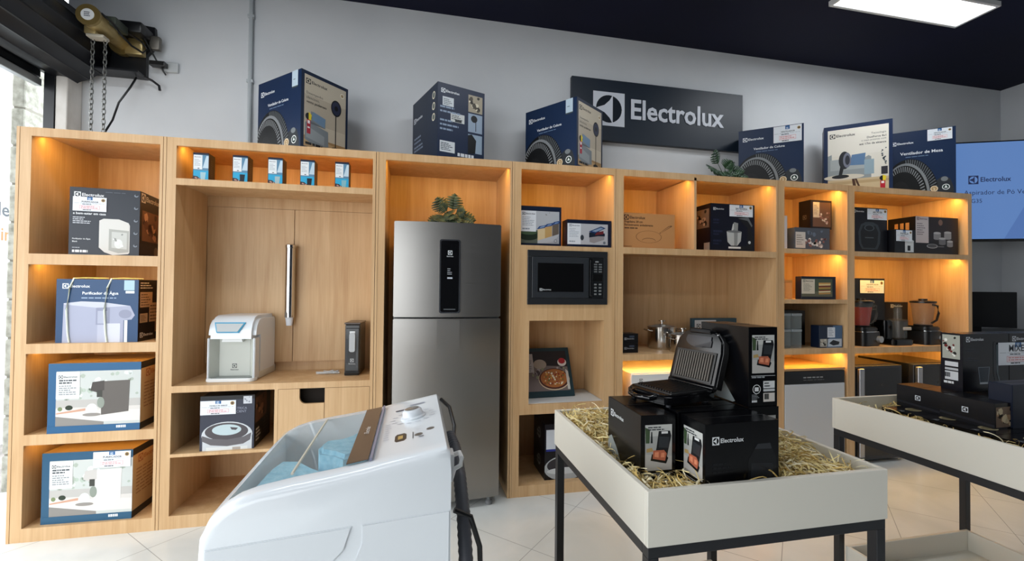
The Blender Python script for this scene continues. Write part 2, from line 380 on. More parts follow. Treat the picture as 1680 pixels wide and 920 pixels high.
def grill_photo(f, u0, v0, u1, v1):
    W, H = u1-u0, v1-v0; q = lambda x, y: (u0+x*W, v0+y*H)
    P_ = lambda pts, c: f.poly([q(*p) for p in pts], c)
    P_([(0, 0), (1, 0), (1, 1), (0, 1)], '#a3a4a1'); P_([(0, .75), (1, .75), (1, 1), (0, 1)], '#bcbdb9'); P_([(0, 0), (1, 0), (1, .3), (0, .36)], '#b3b0ab')
    P_([(.02, .6), (.16, .6), (.18, .9), (0, .95)], '#4b5f43'); P_([(.2, .6), (.28, .6), (.26, .85), (.22, .85)], '#23282a')
    P_([(.05, .4), (.3, .42), (.25, .5), (.05, .48)], '#a98f5c')
    P_([(.35, .3), (.8, .26), (.97, .75), (.92, .86), (.5, .86), (.42, .5)], '#26282b'); P_([(.5, .5), (.86, .48), (.9, .72), (.52, .74)], '#3b3f43')
    P_([(.2, .22), (.78, .14), (.86, .26), (.76, .34), (.25, .36)], '#1c1d20'); P_([(.28, .26), (.74, .2), (.8, .36), (.7, .44), (.3, .44)], '#b5654b')
    P_([(.34, .3), (.5, .28), (.5, .4), (.36, .4)], '#d98a68'); P_([(.58, .28), (.72, .28), (.72, .38), (.6, .38)], '#d98a68'); P_([(.6, .8), (.84, .8), (.84, .85), (.6, .85)], '#d9dad9')
    f.lines(u0+.1*W, v0+.87*H, u0+.9*W, v0+.97*H, 2, '#44474a', .5)
def grill_narrow(f):   # narrow printed side of the sandwich maker carton
    f.rect(0, 0, 1, 1, '#0a0b0e'); grill_photo(f, .12, .42, .9, .90); f.rect(.08, .385, .92, .39, '#c8cacc'); f.lines(.1, .355, .85, .38, 1, '#8a8e92', .7)
    f.circ(.27, .22, .14, '#d4d6d7'); f.circ(.27, .22, .12, '#0a0b0e'); f.rect(.2, .195, .34, .245, '#d4d6d7')
    f.rect(.5, .23, .9, .32, '#cfd1d2'); f.lines(.54, .24, .8, .31, 2, '#3c3f42'); f.rect(.5, .19, .9, .22, '#bfc2c3'); f.rect(.5, .06, .9, .17, '#cfc9c2'); f.lines(.54, .07, .8, .15, 1, '#2c2e30', .9)
    f.lines(.1, .09, .38, .16, 4, '#85898c'); f.lines(.1, .05, .4, .08, 1, '#d4d6d7', .9)
def grill_wide(f, shape=False):
    f.rect(0, 0, 1, 1, '#0a0b0f'); f.brand(.09, .79, .42, '#d9dcdd', '#0a0b0f')
    if shape:
        f.poly([(0, 0), (0, .5), (.12, .56), (.3, .45), (.75, .02), (.7, 0)], '#8f9696'); f.poly([(0, 0), (0, .3), (.4, 0)], '#6f7676')
    else:
        f.poly([(.56, .3), (.58, .62), (.68, .74), (.9, .74), (.97, .6), (.95, .3)], '#1e2023'); f.poly([(.6, .34), (.62, .58), (.92, .56), (.91, .32)], '#2c2f33')
        f.poly([(.5, .05), (.56, .28), (.95, .28), (.98, .05)], '#191b1e'); f.poly([(.66, .72), (.7, .77), (.88, .77), (.9, .71)], '#3a3d41')
        f.lines(.1, .5, .4, .62, 3, '#1c1e22')

FACES = {'front': lambda w, d, h: ((0, 0, 0), (w, 0, 0), (0, 0, h), (0, -1, 0)),
         'left':  lambda w, d, h: ((0, d, 0), (0, -d, 0), (0, 0, h), (-1, 0, 0)),
         'right': lambda w, d, h: ((w, 0, 0), (0, d, 0), (0, 0, h), (1, 0, 0)),
         'top':   lambda w, d, h: ((0, 0, h), (w, 0, 0), (0, d, 0), (0, 0, 1))}
def carton(name, label, cat, loc, ang, size, body, prints, rough=.4, group=None, price=None, tilt=0):
    """folded cardboard box: walls, top flaps with a seam, print on its faces; price = (face, u0, v0, u1, v1, title)"""
    wd, d, h = size; mb = MB(); b = ink(body, rough)
    mb.box(0, wd, 0, d, 0, h, b, min(.003, h*.03), seg=1)
    mb.box(.003, wd-.003, d*.5-.001, d*.5+.001, h-.0005, h+.0006, ink('#0d0f12', .6))
    for fc, fn in prints.items():
        fn(Face(mb, *FACES[fc](wd, d, h), rough=rough))
    o = mb.build(name); o.location = loc; o.rotation_euler = (tilt, 0, math.radians(ang)); tag(o, label, cat, group)
    if price:
        fc, u0, v0, u1, v1, title = price; O, U, V, N = [Vector(q) for q in FACES[fc](wd, d, h)]
        pm = MB(); O2 = O+U*u0+V*v0+N.normalized()*.004; U2, V2 = U*(u1-u0), V*(v1-v0)
        pm.add([O2, O2+U2, O2+U2+V2, O2+V2], [(0, 1, 2, 3)], ink('#e3e8ee')); price_print(Face(pm, O2, U2, V2, N), title)
        pm.add([p-N.normalized()*.0015 for p in (O2, O2+U2, O2+U2+V2, O2+V2)], [(3, 2, 1, 0)], ink('#e3e8ee'))
        pl = pm.build('price_label', o); pl['label'] = 'white printed price label'
    return o

# ================================================================== ROOM SHELL
CEIL = 3.42
def wall(name, x0, x1, y0, y1, z0, z1, m): return MB().box(x0, x1, y0, y1, z0, z1, m).build(name, kind='structure')
wall('floor', -2.6, 6.0, -5.2, 0.7, -.06, 0, FLOOR)
wall('wall_back', -2.2, 5.95, .545, .7, 0, CEIL, M_WALL)
wall('wall_right', 5.82, 5.95, -5.2, .545, 0, CEIL, M_WALL)
wall('ceiling', -2.6, 5.95, -5.2, .7, CEIL, CEIL+.1, M_NAVY)
wall('wall_left', -2.75, -2.45, -5.2, .545, 2.75, CEIL, M_DARKW)
wall('wall_front', -2.45, 5.82, -5.2, -5.05, 2.6, CEIL, M_DARKW)
wall('wall_front', -1.2, 5.82, -5.2, -5.05, 0, 2.6, M_DARKW)  # unseen front kept mostly closed to hold back daylight
PLAST = noise_color(mat('rough_plaster', '#d9d6d0', .9), '#c9c5be', '#e4e2de', (9, 9, 5), 6, 1.0, .6)
mb = MB(); mb.box(-2.176, -2.113, .42, .545, 0, 2.70, PLAST, .006); mb.build('trim_1', kind='structure')

# ceiling panel lights (one in view, its fellows along the shop)
PW = 13
def ceiling_light(x, y, lx, ly, label, power):
    t = thing('ceiling_light', label, 'ceiling light', (x, y, CEIL), 0, 'surface mounted ceiling panels')
    f = MB(); w_ = .018
    for a in ((-lx/2, lx/2, -ly/2, -ly/2+w_), (-lx/2, lx/2, ly/2-w_, ly/2), (-lx/2, -lx/2+w_, -ly/2+w_, ly/2-w_), (lx/2-w_, lx/2, -ly/2+w_, ly/2-w_)):
        f.box(*a, -.035, 0, WHITE_P)
    f.build('frame', t)
    MB().box(-lx/2+w_, lx/2-w_, -ly/2+w_, ly/2-w_, -.03, -.01, emis('panel_diffuser', (.95, .98, 1, 1), 3.0)).build('diffuser', t)
    area('panel_light', (0, 0, -.036), (0, 0, 0), lx-.05, ly-.05, power, (.93, .97, 1), parent=t)
ceiling_light(3.44, -.37, 1.17, .28, 'long white ceiling panel light with thin frame on the navy ceiling', PW*1.15)
for x, y in ((-1.2, -1.0), (1.1, -1.0), (-1.2, -3.2), (1.1, -3.2), (3.44, -3.2)):
    ceiling_light(x, y, 1.17, .28, 'white ceiling panel light above the shop floor outside the picture', PW*(.45 if y < -2 else 1))

# sign on the wall
t = thing('wall_sign', 'large navy sign with white emblem and Electrolux lettering on the wall', 'sign', (1.194, .50, 2.55))
MB().box(0, 1.558, 0, .04, 0, .495, mat('sign_navy', '#1a2634', .45), .002).build('board', t)
mb = MB(); f = Face(mb, (0, -.0005, 0), (1.558, 0, 0), (0, 0, .495), (0, -1, 0))
f.emblem(.115, .245, .175, '#dbe0ea', '#1a2634'); mb.build('emblem', t)
me_v, me_f, a_ = text_mesh('Electrolux'); mb = MB()
W_, H_ = .86, .165
mb.add([(.508+x*W_, -.006, .19+y*H_) for x, y in me_v], me_f, ink('#dde2ec'))
mb.add([(.508+x*W_, -.001, .19+y*H_) for x, y in me_v], [q[::-1] for q in me_f], ink('#dde2ec'))
mb.build('lettering', t)

# conduit
mb = MB(); mb.tube([(-1.128, .525, 2.19), (-1.128, .525, CEIL)], .014, mat('pvc_grey', '#b9c0c4', .4))
for z in (2.3, 2.75, 3.2): mb.box(-1.148, -1.108, .515, .545, z, z+.02, mat('pvc_grey', '#b9c0c4', .4))
tag(mb.build('conduit'), 'grey vertical conduit pipe on the wall left of the first fan box', 'pipe')

# ================================================================== ROLLER SHUTTER, MOTOR, CHAINS
NAVYM = mat('shutter_navy_steel', '#090b13', .38, .2)
t = thing('roller_shutter', 'dark navy steel roller shutter drum above the open shop entrance', 'roller shutter', (0, 0, 0))
prof = []
for i in range(180):
    a = 2*PI*i/180; rr = .216-.010*abs(math.sin(a*9))**.6; prof.append((rr*math.cos(a), rr*math.sin(a)))
mb = MB(); vs = []; NY = 2
for y in (-3.2, .50):
    vs += [(-2.15+p[0], y, 2.84+p[1]) for p in prof]
fs = [(i, (i+1) % 180, 180+(i+1) % 180, 180+i) for i in range(180)]+[tuple(range(180)), tuple(range(180, 360))[::-1]]
mb.add(vs, fs, NAVYM); mb.build('drum', t)
mb = MB()
pts = []
for k in range(3):
    z = 2.60+k*.07
    pts += [(-2.262, z), (-2.247, z+.012), (-2.247, z+.05), (-2.262, z+.062)]
vs = [(x, -3.2, z) for x, z in pts]+[(x, .41, z) for x, z in pts]; n_ = len(pts)
mb.add(vs, [(i, i+1, n_+i+1, n_+i) for i in range(n_-1)], NAVYM)
vs = [(x-.012, y, z) for (x, y, z) in vs]; mb.add(vs, [(n_+i, n_+i+1, i+1, i) for i in range(n_-1)], NAVYM); mb.build('slat_curtain', t)
mb = MB(); mb.box(-2.275, -2.238, -3.2, .41, 2.555, 2.60, mat('bottom_rail_aluminium', '#a9adb0', .35, .6), .004); mb.build('bottom_rail', t)
mb = MB(); mb.box(-2.232, -2.178, .415, .535, 0, 2.72, BLACKM); mb.build('guide_rail', t)
mb = MB(); Tm = XZ(.515)
mb.prism([(-2.27, 2.715), (-1.744, 2.705), (-1.744, 2.86), (-1.69, 2.93), (-1.70, 3.05), (-1.975, 3.075), (-2.27, 3.075)], 0, .028, BLACKM, Tm)
mb.box(-2.25, -1.74, .42, .54, 2.705, 2.715, BLACKM); mb.tube([(-1.745, .5, 2.71), (-1.70, .5, 2.69), (-1.66, .5, 2.66), (-1.655, .5, 2.63)], .008, BLACKM, 6)
mb.build('end_plate', t)

GOLD = noise_color(mat('motor_gold_paint', '#b59f6a', .32, .55), '#9c8654', '#c6b280', (8, 8, 8), 4, 1.0)
t = thing('shutter_motor', 'gold tubular shutter motor with round end cap above the entrance', 'motor', (-1.86, .17, 2.905))
mb = MB(); mb.cyl((0, 0, 0), (0, .16, 0), .058, GOLD, 32); mb.cyl((0, .16, 0), (0, .34, 0), .046, GOLD, 32, .044)
mb.box(-.06, .0, .06, .16, -.075, -.02, GOLD, .006); mb.build('housing', t)
mb = MB(); mb.cyl((0, -.006, 0), (0, .012, 0), .061, mat('cap_gold', '#8d7848', .3, .6), 32); cpm = mb.build('end_cap', t)
mb = MB(); mb.cyl((0, -.009, 0), (0, -.006, 0), .033, ink('#d9dbdb'), 24); f = Face(mb, (-.028, -.0092, -.028), (.056, 0, 0), (0, 0, .056), (0, -1, 0)); f.lines(.2, .25, .8, .8, 3, '#2f3d56', .5, 3, .8); st = mb.build('sticker', cpm); st['label'] = 'round white printed sticker'
mb = MB(); mb.cyl((.0, .30, 0), (.0, .335, 0), .075, mat('cap_gold', '#8d7848', .3, .6), 28); mb.box(.02, .12, .29, .34, -.07, .05, GOLD, .008); mb.build('gearbox', t)
mb = MB(); mb.box(-.05, .04, .06, .12, -.092, -.074, mat('dirty_white', '#c2bdae', .5), .005); mb.build('chain_guide', t)
mb = MB(); mb.tube([(.05, .02, .03), (.085, .06, .0), (.09, .13, -.03), (.11, .2, -.06), (.14, .26, -.07), (.15, .29, -.03), (.12, .28, .01), (.07, .2, .03)], .006, BLACKP, 6)
mb.tube([(.14, .27, .03), (.19, .34, -.1), (.225, .355, -.16)], .005, BLACKP, 6); mb.box(.03, .09, .08, .2, .0, .05, mat('motor_dark_green', '#3b4238', .5), .004); mb.box(.02, .16, .2, .34, .03, .10, BLACKP, .01)
mb.box(.15, .21, .3, .34, -.02, .07, mat('motor_sprocket_steel', '#77736c', .4, .7), .01); mb.build('wiring', t)

t = thing('wall_connector', 'small black plug-in connector box on a clear wall socket below the motor', 'connector', (-1.665, .52, 2.80))
MB().box(-.045, .045, -.045, .0, -.016, .016, BLACKP, .004).build('connector_body', t)
MB().box(.0, .1, .004, .024, -.03, .035, mat('socket_plate', '#c3c8ca', .3), .004).build('socket_plate', t)

LINK = mat('galvanised_steel', '#8c8d8a', .35, .9)
def chain(x, y, z0, z1, label):
    mb = MB(); n = int((z1-z0)/.030); 
    for i in range(n):
        z = z1-(i+.5)*.030; pts = []
        for k in range(13):
            a = 2*PI*k/12; px, pz = .009*math.cos(a), .0195*math.sin(a)
            pts.append((x+(px if i % 2 == 0 else 0), y+(px if i % 2 else 0), z+pz))
        mb.tube(pts, .0028, LINK, 5)
    return tag(mb.build('pull_chain'), label, 'chain', 'steel pull chains')
chain(-1.896, .27, 2.19, 2.815, 'steel link chain hanging from the motor, the left one of two')
chain(-1.832, .27, 2.19, 2.82, 'steel link chain hanging from the motor, the right one of two')
mb = MB(); mb.tube([(-1.79, .50, 2.70), (-1.80, .46, 2.62), (-1.84, .42, 2.5), (-1.86, .4, 2.38), (-1.885, .38, 2.3), (-1.93, .37, 2.19)], .006, BLACKP, 6)
tag(mb.build('power_cable'), 'thin black cable hanging from the shutter plate down behind the first shelf unit', 'cable')

# ================================================================== OUTSIDE
GR = noise_color(mat('street_ground', '#8f8a86', .9), '#7e7976', '#b3aaa4', (3, 3, 3), 5, 1.5)
wall('ground', -14, -2.6, -10, 12, -.16, -.05, GR)
wall('ground', -2.6, 6.0, -12, -5.2, -.16, -.05, GR)
EXTW = noise_color(mat('render_white', '#c9ced0', .9), '#bcc2c5', '#cfd4d6', (4, 4, 4), 6, 1.5, .3)
mb = MB(); mb.box(-3.62, -3.5, 1.2, 7, -.05, 2.40, EXTW); f = Face(mb, (-3.5, 1.5, 0), (0, 1.2, 0), (0, 0, 2.4), (1, 0, 0))
mb.box(-3.5, -3.49, 1.2, 7, .95, 1.0, EXTW)
o = mb.build('shop_wall'); tag(o, 'white rendered street wall seen through the entrance at far left', 'wall')
t = thing('street_banner', 'white banner with grey and orange lettering on the street wall', 'banner', (-3.485, 1.2, 1.6))
MB().box(-.012, 0, 0, 1.6, 0, .66, ink('#ccd3d8')).build('banner_sheet', t)
mb = MB(); f = Face(mb, (0.0005, 0, 0), (0, 1.6, 0), (0, 0, .66), (1, 0, 0)); f.text('Elect', .33, .5, .2, '#4d555b'); mb.build('lettering', t); mb = MB(); f = Face(mb, (0.0005, 0, 0), (0, 1.6, 0), (0, 0, .66), (1, 0, 0)); f.text('online', .27, .18, .245, '#c9683a'); q = mb.build('lettering', t); q['label'] = 'orange lettering'
STONE = noise_color(mat('grey_stone', '#a3a49a', .95), '#7f7f74', '#b4b4aa', (14, 14, 14), 7, 1.5, .8)
mb = MB(); rz = random.Random(3)
for k in range(12): mb.box(-2.68, -2.605, .80+.004*rz.random(), 1.02, .0+k*.26-.05, .0+k*.26+.2, STONE, .012)
mb.box(-2.675, -2.61, .82, 1.0, -.05, 3.1, mat('mortar', '#8a877d', .95)); tag(mb.build('stone_pillar'), 'rough grey stone block pillar outside the entrance', 'pillar')
mb = MB(); AW = mat('awning_canvas', '#e6eae4', .8)
mb.add([(-2.8, 1.25, 3.45), (-2.8, 6.5, 3.45), (-3.95, 6.5, 2.62), (-3.95, 1.25, 2.62)], [(0, 1, 2, 3)], AW)
mb.add([(-3.95, 1.25, 2.62), (-3.95, 6.5, 2.62), (-3.97, 6.5, 2.42), (-3.97, 1.25, 2.42)], [(0, 1, 2, 3)], AW)
mb.add([(-2.8, 1.24, 3.45), (-3.95, 1.24, 2.62), (-3.97, 1.24, 2.42), (-2.8, 1.24, 3.25)], [(0, 1, 2, 3)], AW)
o = mb.build('awning'); md = o.modifiers.new('thick', 'SOLIDIFY'); md.thickness = .006; tag(o, 'white canvas awning outside over the street wall', 'awning')  # canvas extended along the street wall to keep it shaded
def shrub(loc, r, n, label, cols):
    t = thing('shrub', label, 'shrub', loc); mb = MB(); rnd = random.Random(n)
    for i in range(n):
        d = Vector((rnd.gauss(0, 1), rnd.gauss(0, 1), rnd.gauss(0, 1))).normalized()*r*rnd.uniform(.3, 1); d.z = abs(d.z)*.9+.1
        a = Vector((rnd.gauss(0, 1), rnd.gauss(0, 1), rnd.gauss(0, 1))).normalized(); b = a.cross(d).normalized(); s_ = .05*rnd.uniform(.6, 1.3)
        mb.add([d-a*s_, d+b*s_*.5, d+a*s_, d-b*s_*.5], [(0, 1, 2, 3)], ink(cols[i % len(cols)], .6))
    mb.build('foliage', t); mb = MB(); mb.tube([(0, 0, -.1), (.02, 0, .25), (0, .03, .6)], .02, mat('bark', '#5b4a3a', .9)); mb.build('stem', t)
shrub((-4.3, 2.6, 1.95), .42, 420, 'flowering shrub with green and purple leaves over the street wall', ['#6b8a4a', '#8a6a96', '#9bb07a', '#b59ac0'])

# ================================================================== SHELF UNITS
ZT, LIPZ = 2.185, 2.1395
LED = emis('warm_led', (1.0, .55, .10, 1), 7.0)
def led(t, x0, x1, z, power, y=.035):
    MB().box(x0+.01, x1-.01, y-.004, y+.012, z-.006, z, LED).build('led_strip', t)
    area('led_light', ((x0+x1)/2, y+.03, z-.012), (math.radians(28), 0, 0), x1-x0-.03, .015, power*(x1-x0), (1, .56, .11), parent=t)
def unit(label, X0, X1, L, R, depth=.53):
    """X0..X1 outer width, L..R inner opening (all in metres); Empty at the unit's base"""
    t = thing('shelf_unit', label, 'shelving unit', (0, 0, 0), 0, None)
    g = .0015
    MB().box(X0+g, X0+.015, 0, depth, 0, ZT, WOOD).build('side_panel', t)
    if L-X0 > .03: MB().box(X0+.0165, L, .0015, depth, 0, ZT, WOOD).build('post', t)
    MB().box(R, X1-g, 0, depth, 0, ZT, WOOD).build('side_panel', t)
    mb = MB(); mb.box(L, R, 0, .02, LIPZ, ZT, WOOD); mb.box(L, R, .02, depth, 2.168, ZT, WOOD); mb.build('top_panel', t)
    MB().box(L, R, depth-.012, depth, 0, 2.168, WOOD).build('back_panel', t)
    return t
def shelf(t, x0, x1, top, bot, depth=.518, thick=.02, y0=0, name='shelf'):
    mb = MB(); mb.box(x0, x1, y0, y0+.02, bot, top, WOOD)
    if top-bot > thick+.004: mb.box(x0, x1, y0+.02, depth, top-thick, top, WOOD)
    else: mb.box(x0, x1, y0+.02, depth, bot, top, WOOD)
    return mb.build(name, t)
LP = 2.3
# unit 1
u1 = unit('tall maple shelf unit at the left end with four lit cells of purifier boxes', -2.064, -1.3845, -1.997, -1.400)
for top, bot in ((1.5145, 1.4575), (1.037, .985), (.559, .504)): shelf(u1, -1.997, -1.400, top, bot)
MB().box(-1.997, -1.400, 0, .518, 0, .0715, WOOD).build('base_panel', u1)
for z, k in ((2.166, 1), (1.492, .75), (1.015, .35), (.537, .35)): led(u1, -1.997, -1.400, z, LP*k)
# unit 2
u2 = unit('wide maple unit with counter, closed double doors and five small boxes on top', -1.3845, -.242, -1.320, -.261)
L2, R2 = -1.320, -.261
shelf(u2, L2, R2, 1.956, 1.919)
led(u2, L2, R2, 2.166, LP)
MB().box(L2, R2, .40, .42, 1.868, 1.936, WOOD).build('fascia', u2)
MB().box(L2, R2,   .42, .44, .79, 1.936, WOOD).build('recess_panel', u2)
MB().box(L2+.003, -.798, .398, .416, .852, 1.866, WOOD).build('door', u2)
MB().box(-.794, R2-.003, .398, .416, .852, 1.866, WOOD).build('door', u2)
shelf(u2, L2, R2, .79, .7535, thick=.03, name='counter')
MB().box(-.791, -.773, .0, .518, .0715, .7535, WOOD).build('divider', u2)
MB().box(L2, R2, 0, .518, 0, .0715, WOOD).build('base_panel', u2)
shelf(u2, L2, -.791, .4125, .395, thick=.018)
mb = MB(); pl = [(-.771, .074), (-.519, .074), (-.519, .663), (-.62, .663)]
for k in range(7): a = math.radians(-90-90*k/6); pl.append((-.62+.036*math.cos(a), .70+.037*math.sin(a)))
pl += [(-.656, .7515), (-.771, .7515)]
mb.prism(pl, 0, .018, WOOD, XZ(-.001)); d = mb.build('door', u2); d['label'] = 'door with a cut-out grip at its top corner'
MB().box(-.516, R2-.002, -.001, .017, .074, .7515, WOOD).build('door', u2)
MB().box(-.773, R2, .06, .07, .0715, .7535, mat('cabinet_shade', '#1d1610', .9)).build('inside_shade', u2)  # dark sheet standing in for the shade inside the cabinet
# unit 3
u3 = unit('maple surround standing around the tall steel fridge', -.242, .6116, -.185, .599)
led(u3, -.185, .599, 2.166, LP)
# unit 4
u4 = unit('narrow maple unit with built-in microwave and pizza box niche', .6116, 1.339, .673, 1.326)
L4, R4 = .673, 1.326
led(u4, L4, R4, 2.166, LP)
mb = MB()
mb.box(L4, .722, 0, .02, 1.254, 1.607, WOOD); mb.box(1.274, R4, 0, .02, 1.254, 1.607, WOOD); mb.box(L4, R4, 0, .02, 1.607, 1.64, WOOD)
mb.box(L4, R4, 0, .02, 1.144, 1.254, WOOD); mb.box(L4, .735, 0, .02, .596, 1.144, WOOD); mb.box(1.258, R4, 0, .02, .596, 1.144, WOOD); mb.box(L4, R4, 0, .02, .531, .596, WOOD)
mb.build('face_frame', u4)
MB().box(L4, R4, .02, .518, 1.62, 1.64, WOOD).build('shelf', u4)
mb = MB(); mb.box(.717, .735, .02, .5, .60, 1.144, WOOD); mb.box(1.258, 1.276, .02, .5, .60, 1.144, WOOD); mb.box(.717, 1.276, .02, .5, 1.146, 1.164, WOOD); mb.box(.735, 1.258, .36, .38, .60, 1.144, WOOD); mb.build('niche_lining', u4)
o = MB().box(L4, R4, .02, .518, .58, .598, mat('white_melamine', '#d5d9da', .4)).build('niche_floor', u4); o['label'] = 'white laminate niche floor'
MB().box(L4, R4, 0, .518, 0, .0715, WOOD).build('base_panel', u4)
# unit 5
u5 = unit('wide maple unit with pan box and mixer box above and cooking pots below', 1.339, 2.648, 1.399, 2.631)
shelf(u5, 1.399, 2.631, 1.6459, 1.602); shelf(u5, 1.399, 2.631, .907, .865)
MB().box(1.944, 1.962, 0, .518, 1.6459, 2.16, WOOD).build('divider', u5)
led(u5, 1.399, 1.944, 2.166, LP); led(u5, 1.962, 2.631, 2.166, LP); led(u5, 1.399, 2.631, .885, LP*1.7)
# unit 6
u6 = unit('narrow maple unit with container boxes above the white dishwasher', 2.648, 3.294, 2.705, 3.280)
for top, bot in ((1.675, 1.640), (1.293, 1.262), (.919, .878)): shelf(u6, 2.705, 3.280, top, bot, thick=.018)
for z in (2.166, 1.655, .898): led(u6, 2.705, 3.280, z, LP*1.7)
# unit 7
u7 = unit('maple unit at the right end with blenders and two drinks coolers', 3.294, 4.555, 3.351, 4.512)
for top, bot in ((1.671, 1.632), (.92, .874)): shelf(u7, 3.351, 4.512, top, bot)
for z in (2.166, 1.651, .898): led(u7, 3.351, 4.512, z, LP*1.7)

# ================================================================== FRIDGE
t = thing('fridge', 'tall stainless steel two-door fridge with black control strip', 'fridge', (.201, -.07, 0))
def bow(x): return -.028*(1-(x/.3275)**2)
def curved_door(z0, z1, notch=None):
    mb = MB(); n = 24; out = []
    xs = [-.3275+.655*i/n for i in range(n+1)]
    pl = [(x, bow(x)) for x in xs]+[(.3275, .055), (-.3275, .055)]
    mb.prism(pl, z0, z1, STEEL, bev=.004, smooth=True); return mb
d1 = curved_door(1.176, 1.755).build('freezer_door', t); d2 = curved_door(.055, 1.166).build('fridge_door', t)
mb = MB(); mb.box(-.3275, .3275, .057, .50, .05, 1.75, mat('fridge_cabinet_grey', '#55575a', .4), .004); mb.build('cabinet', t)
mb = MB(); mb.prism(roundrect(-.058, .068, 1.20, 1.65, .014), -.005, .004, CHROME, XZ(-.030), bev=.001); mb.build('panel_trim', d1)
mb = MB(); mb.prism(roundrect(-.050, .060, 1.208, 1.642, .012), -.003, .006, BLACKG, XZ(-.035)); f = Face(mb, (-.050, -.038, 1.208), (.11, 0, 0), (0, 0, .434), (0, -1, 0))
f.emblem(.38, .80, .24, '#cfd3d6', '#08080a'); f.text('Electrolux', .32, .77, .36, '#b9bdc0'); f.lines(.36, .52, .62, .62, 4, '#b7bcc4', .3, 3); f.rect(.36, .465, .64, .485, '#c6cdd8'); f.rect(.18, .03, .82, .045, '#5c6064')
mb.build('control_panel', d1)
mb = MB()
for k in range(6):
    pass
mb.prism([(-.07, .0), (.07, .0), (.055, .02), (-.055, .02)], .98, 1.16, STEEL, Matrix.Translation((0, -.0305, 0)), bev=.001); mb.build('handle_scoop', d2)
mb = MB()
for x in (-.27, .27): mb.lathe([(0, 0), (.022, 0), (.022, .02), (.012, .03), (.012, .052), (0, .052)], mat('foot_grey', '#6d6f70', .5), 16, Matrix.Translation((x, .03, 0)))
mb.build('feet', t)

# ================================================================== MICROWAVE
t = thing('microwave', 'black built-in microwave with wide trim frame in the narrow unit', 'microwave', (.7175, -.012, 1.2505))
mb = MB(); W_, H_ = .560, .359
for a in ((0, W_, 0, .042), (0, W_, H_-.042, H_), (0, .028, .042, H_-.042), (W_-.028, W_, .042, H_-.042)): mb.box(a[0], a[1], 0, .0115, a[2], a[3], mat('microwave_trim', '#25272a', .28), .002)
mb.build('trim_frame', t)
MB().box(.03, W_-.03, .013, .36, .02, H_-.02, BLACKP).build('oven_body', t)
mb = MB(); mb.box(.03, .425, -.002, .012, .044, H_-.044, mat('microwave_door', '#2e3135', .22), .002)
mb.box(.068, .385, -.0035, -.002, .085, H_-.085, mat('microwave_window', '#0b0b0c', .08)); f = Face(mb, (.03, -.0036, .044), (.395, 0, 0), (0, 0, .271), (0, -1, 0)); f.brand(.13, .17, .2, '#c4c8ca', '#0b0b0c'); dd = mb.build('door', t)
mb = MB(); mb.box(.428, .446, -.016, .004, .055, H_-.055, BLACKG, .005); mb.build('handle', dd)
mb = MB(); mb.box(.45, W_-.031, -.002, .012, .044, H_-.044, mat('microwave_panel', '#1c1e20', .2)); f = Face(mb, (.45, -.0021, .044), (.079, 0, 0), (0, 0, .271), (0, -1, 0))
f.rect(.1, .42, .9, .6, '#050506'); f.lines(.25, .88, .75, .92, 1, '#a5a9ab', .7)
for i in range(4):
    for u in (.12, .55): f.rect(u, .64+.06*i, u+.3, .675+.06*i, '#6d7173'); f.rect(u+.02, .08+.08*i, u+.26, .12+.08*i, '#7b7f80')
mb.build('control_panel', t)

# ================================================================== CARTONS
def solid(c): return lambda f: f.rect(0, 0, 1, 1, c)
FB = (.335, .45, .471)
G_FAN = 'column fan boxes on top of the shelves'
def fanbox(loc, ang, label, front, left, right=None, size=FB, price=None, name='fan_box'):
    pr = {'front': front, 'left': left, 'top': solid('#6d5c48')}
    if right: pr['right'] = right
    return carton(name, label, 'box', loc, ang, size, '#16294a', pr, .4, G_FAN, price)
fanbox((-.678, .012, ZT), 47, 'navy column fan box with room photo side, leftmost on top of the shelves', room_print, fan_print)
fanbox((.124, -.005, ZT), 20, 'navy fan box turned to show its back with white stickers, above the fridge', back_print, side_print)
fanbox((1.052, .0, ZT), 36, 'navy column fan box overlapping the left end of the wall sign', room_print, fan_print)
fanbox((2.922, .045, ZT), 50.6, 'navy column fan box behind the leafy plant, with a white price label', back_print, lambda f: fan_print(f, sticker=False), price=('left', .55, .72, .97, .99, 'VENTILADOR'))
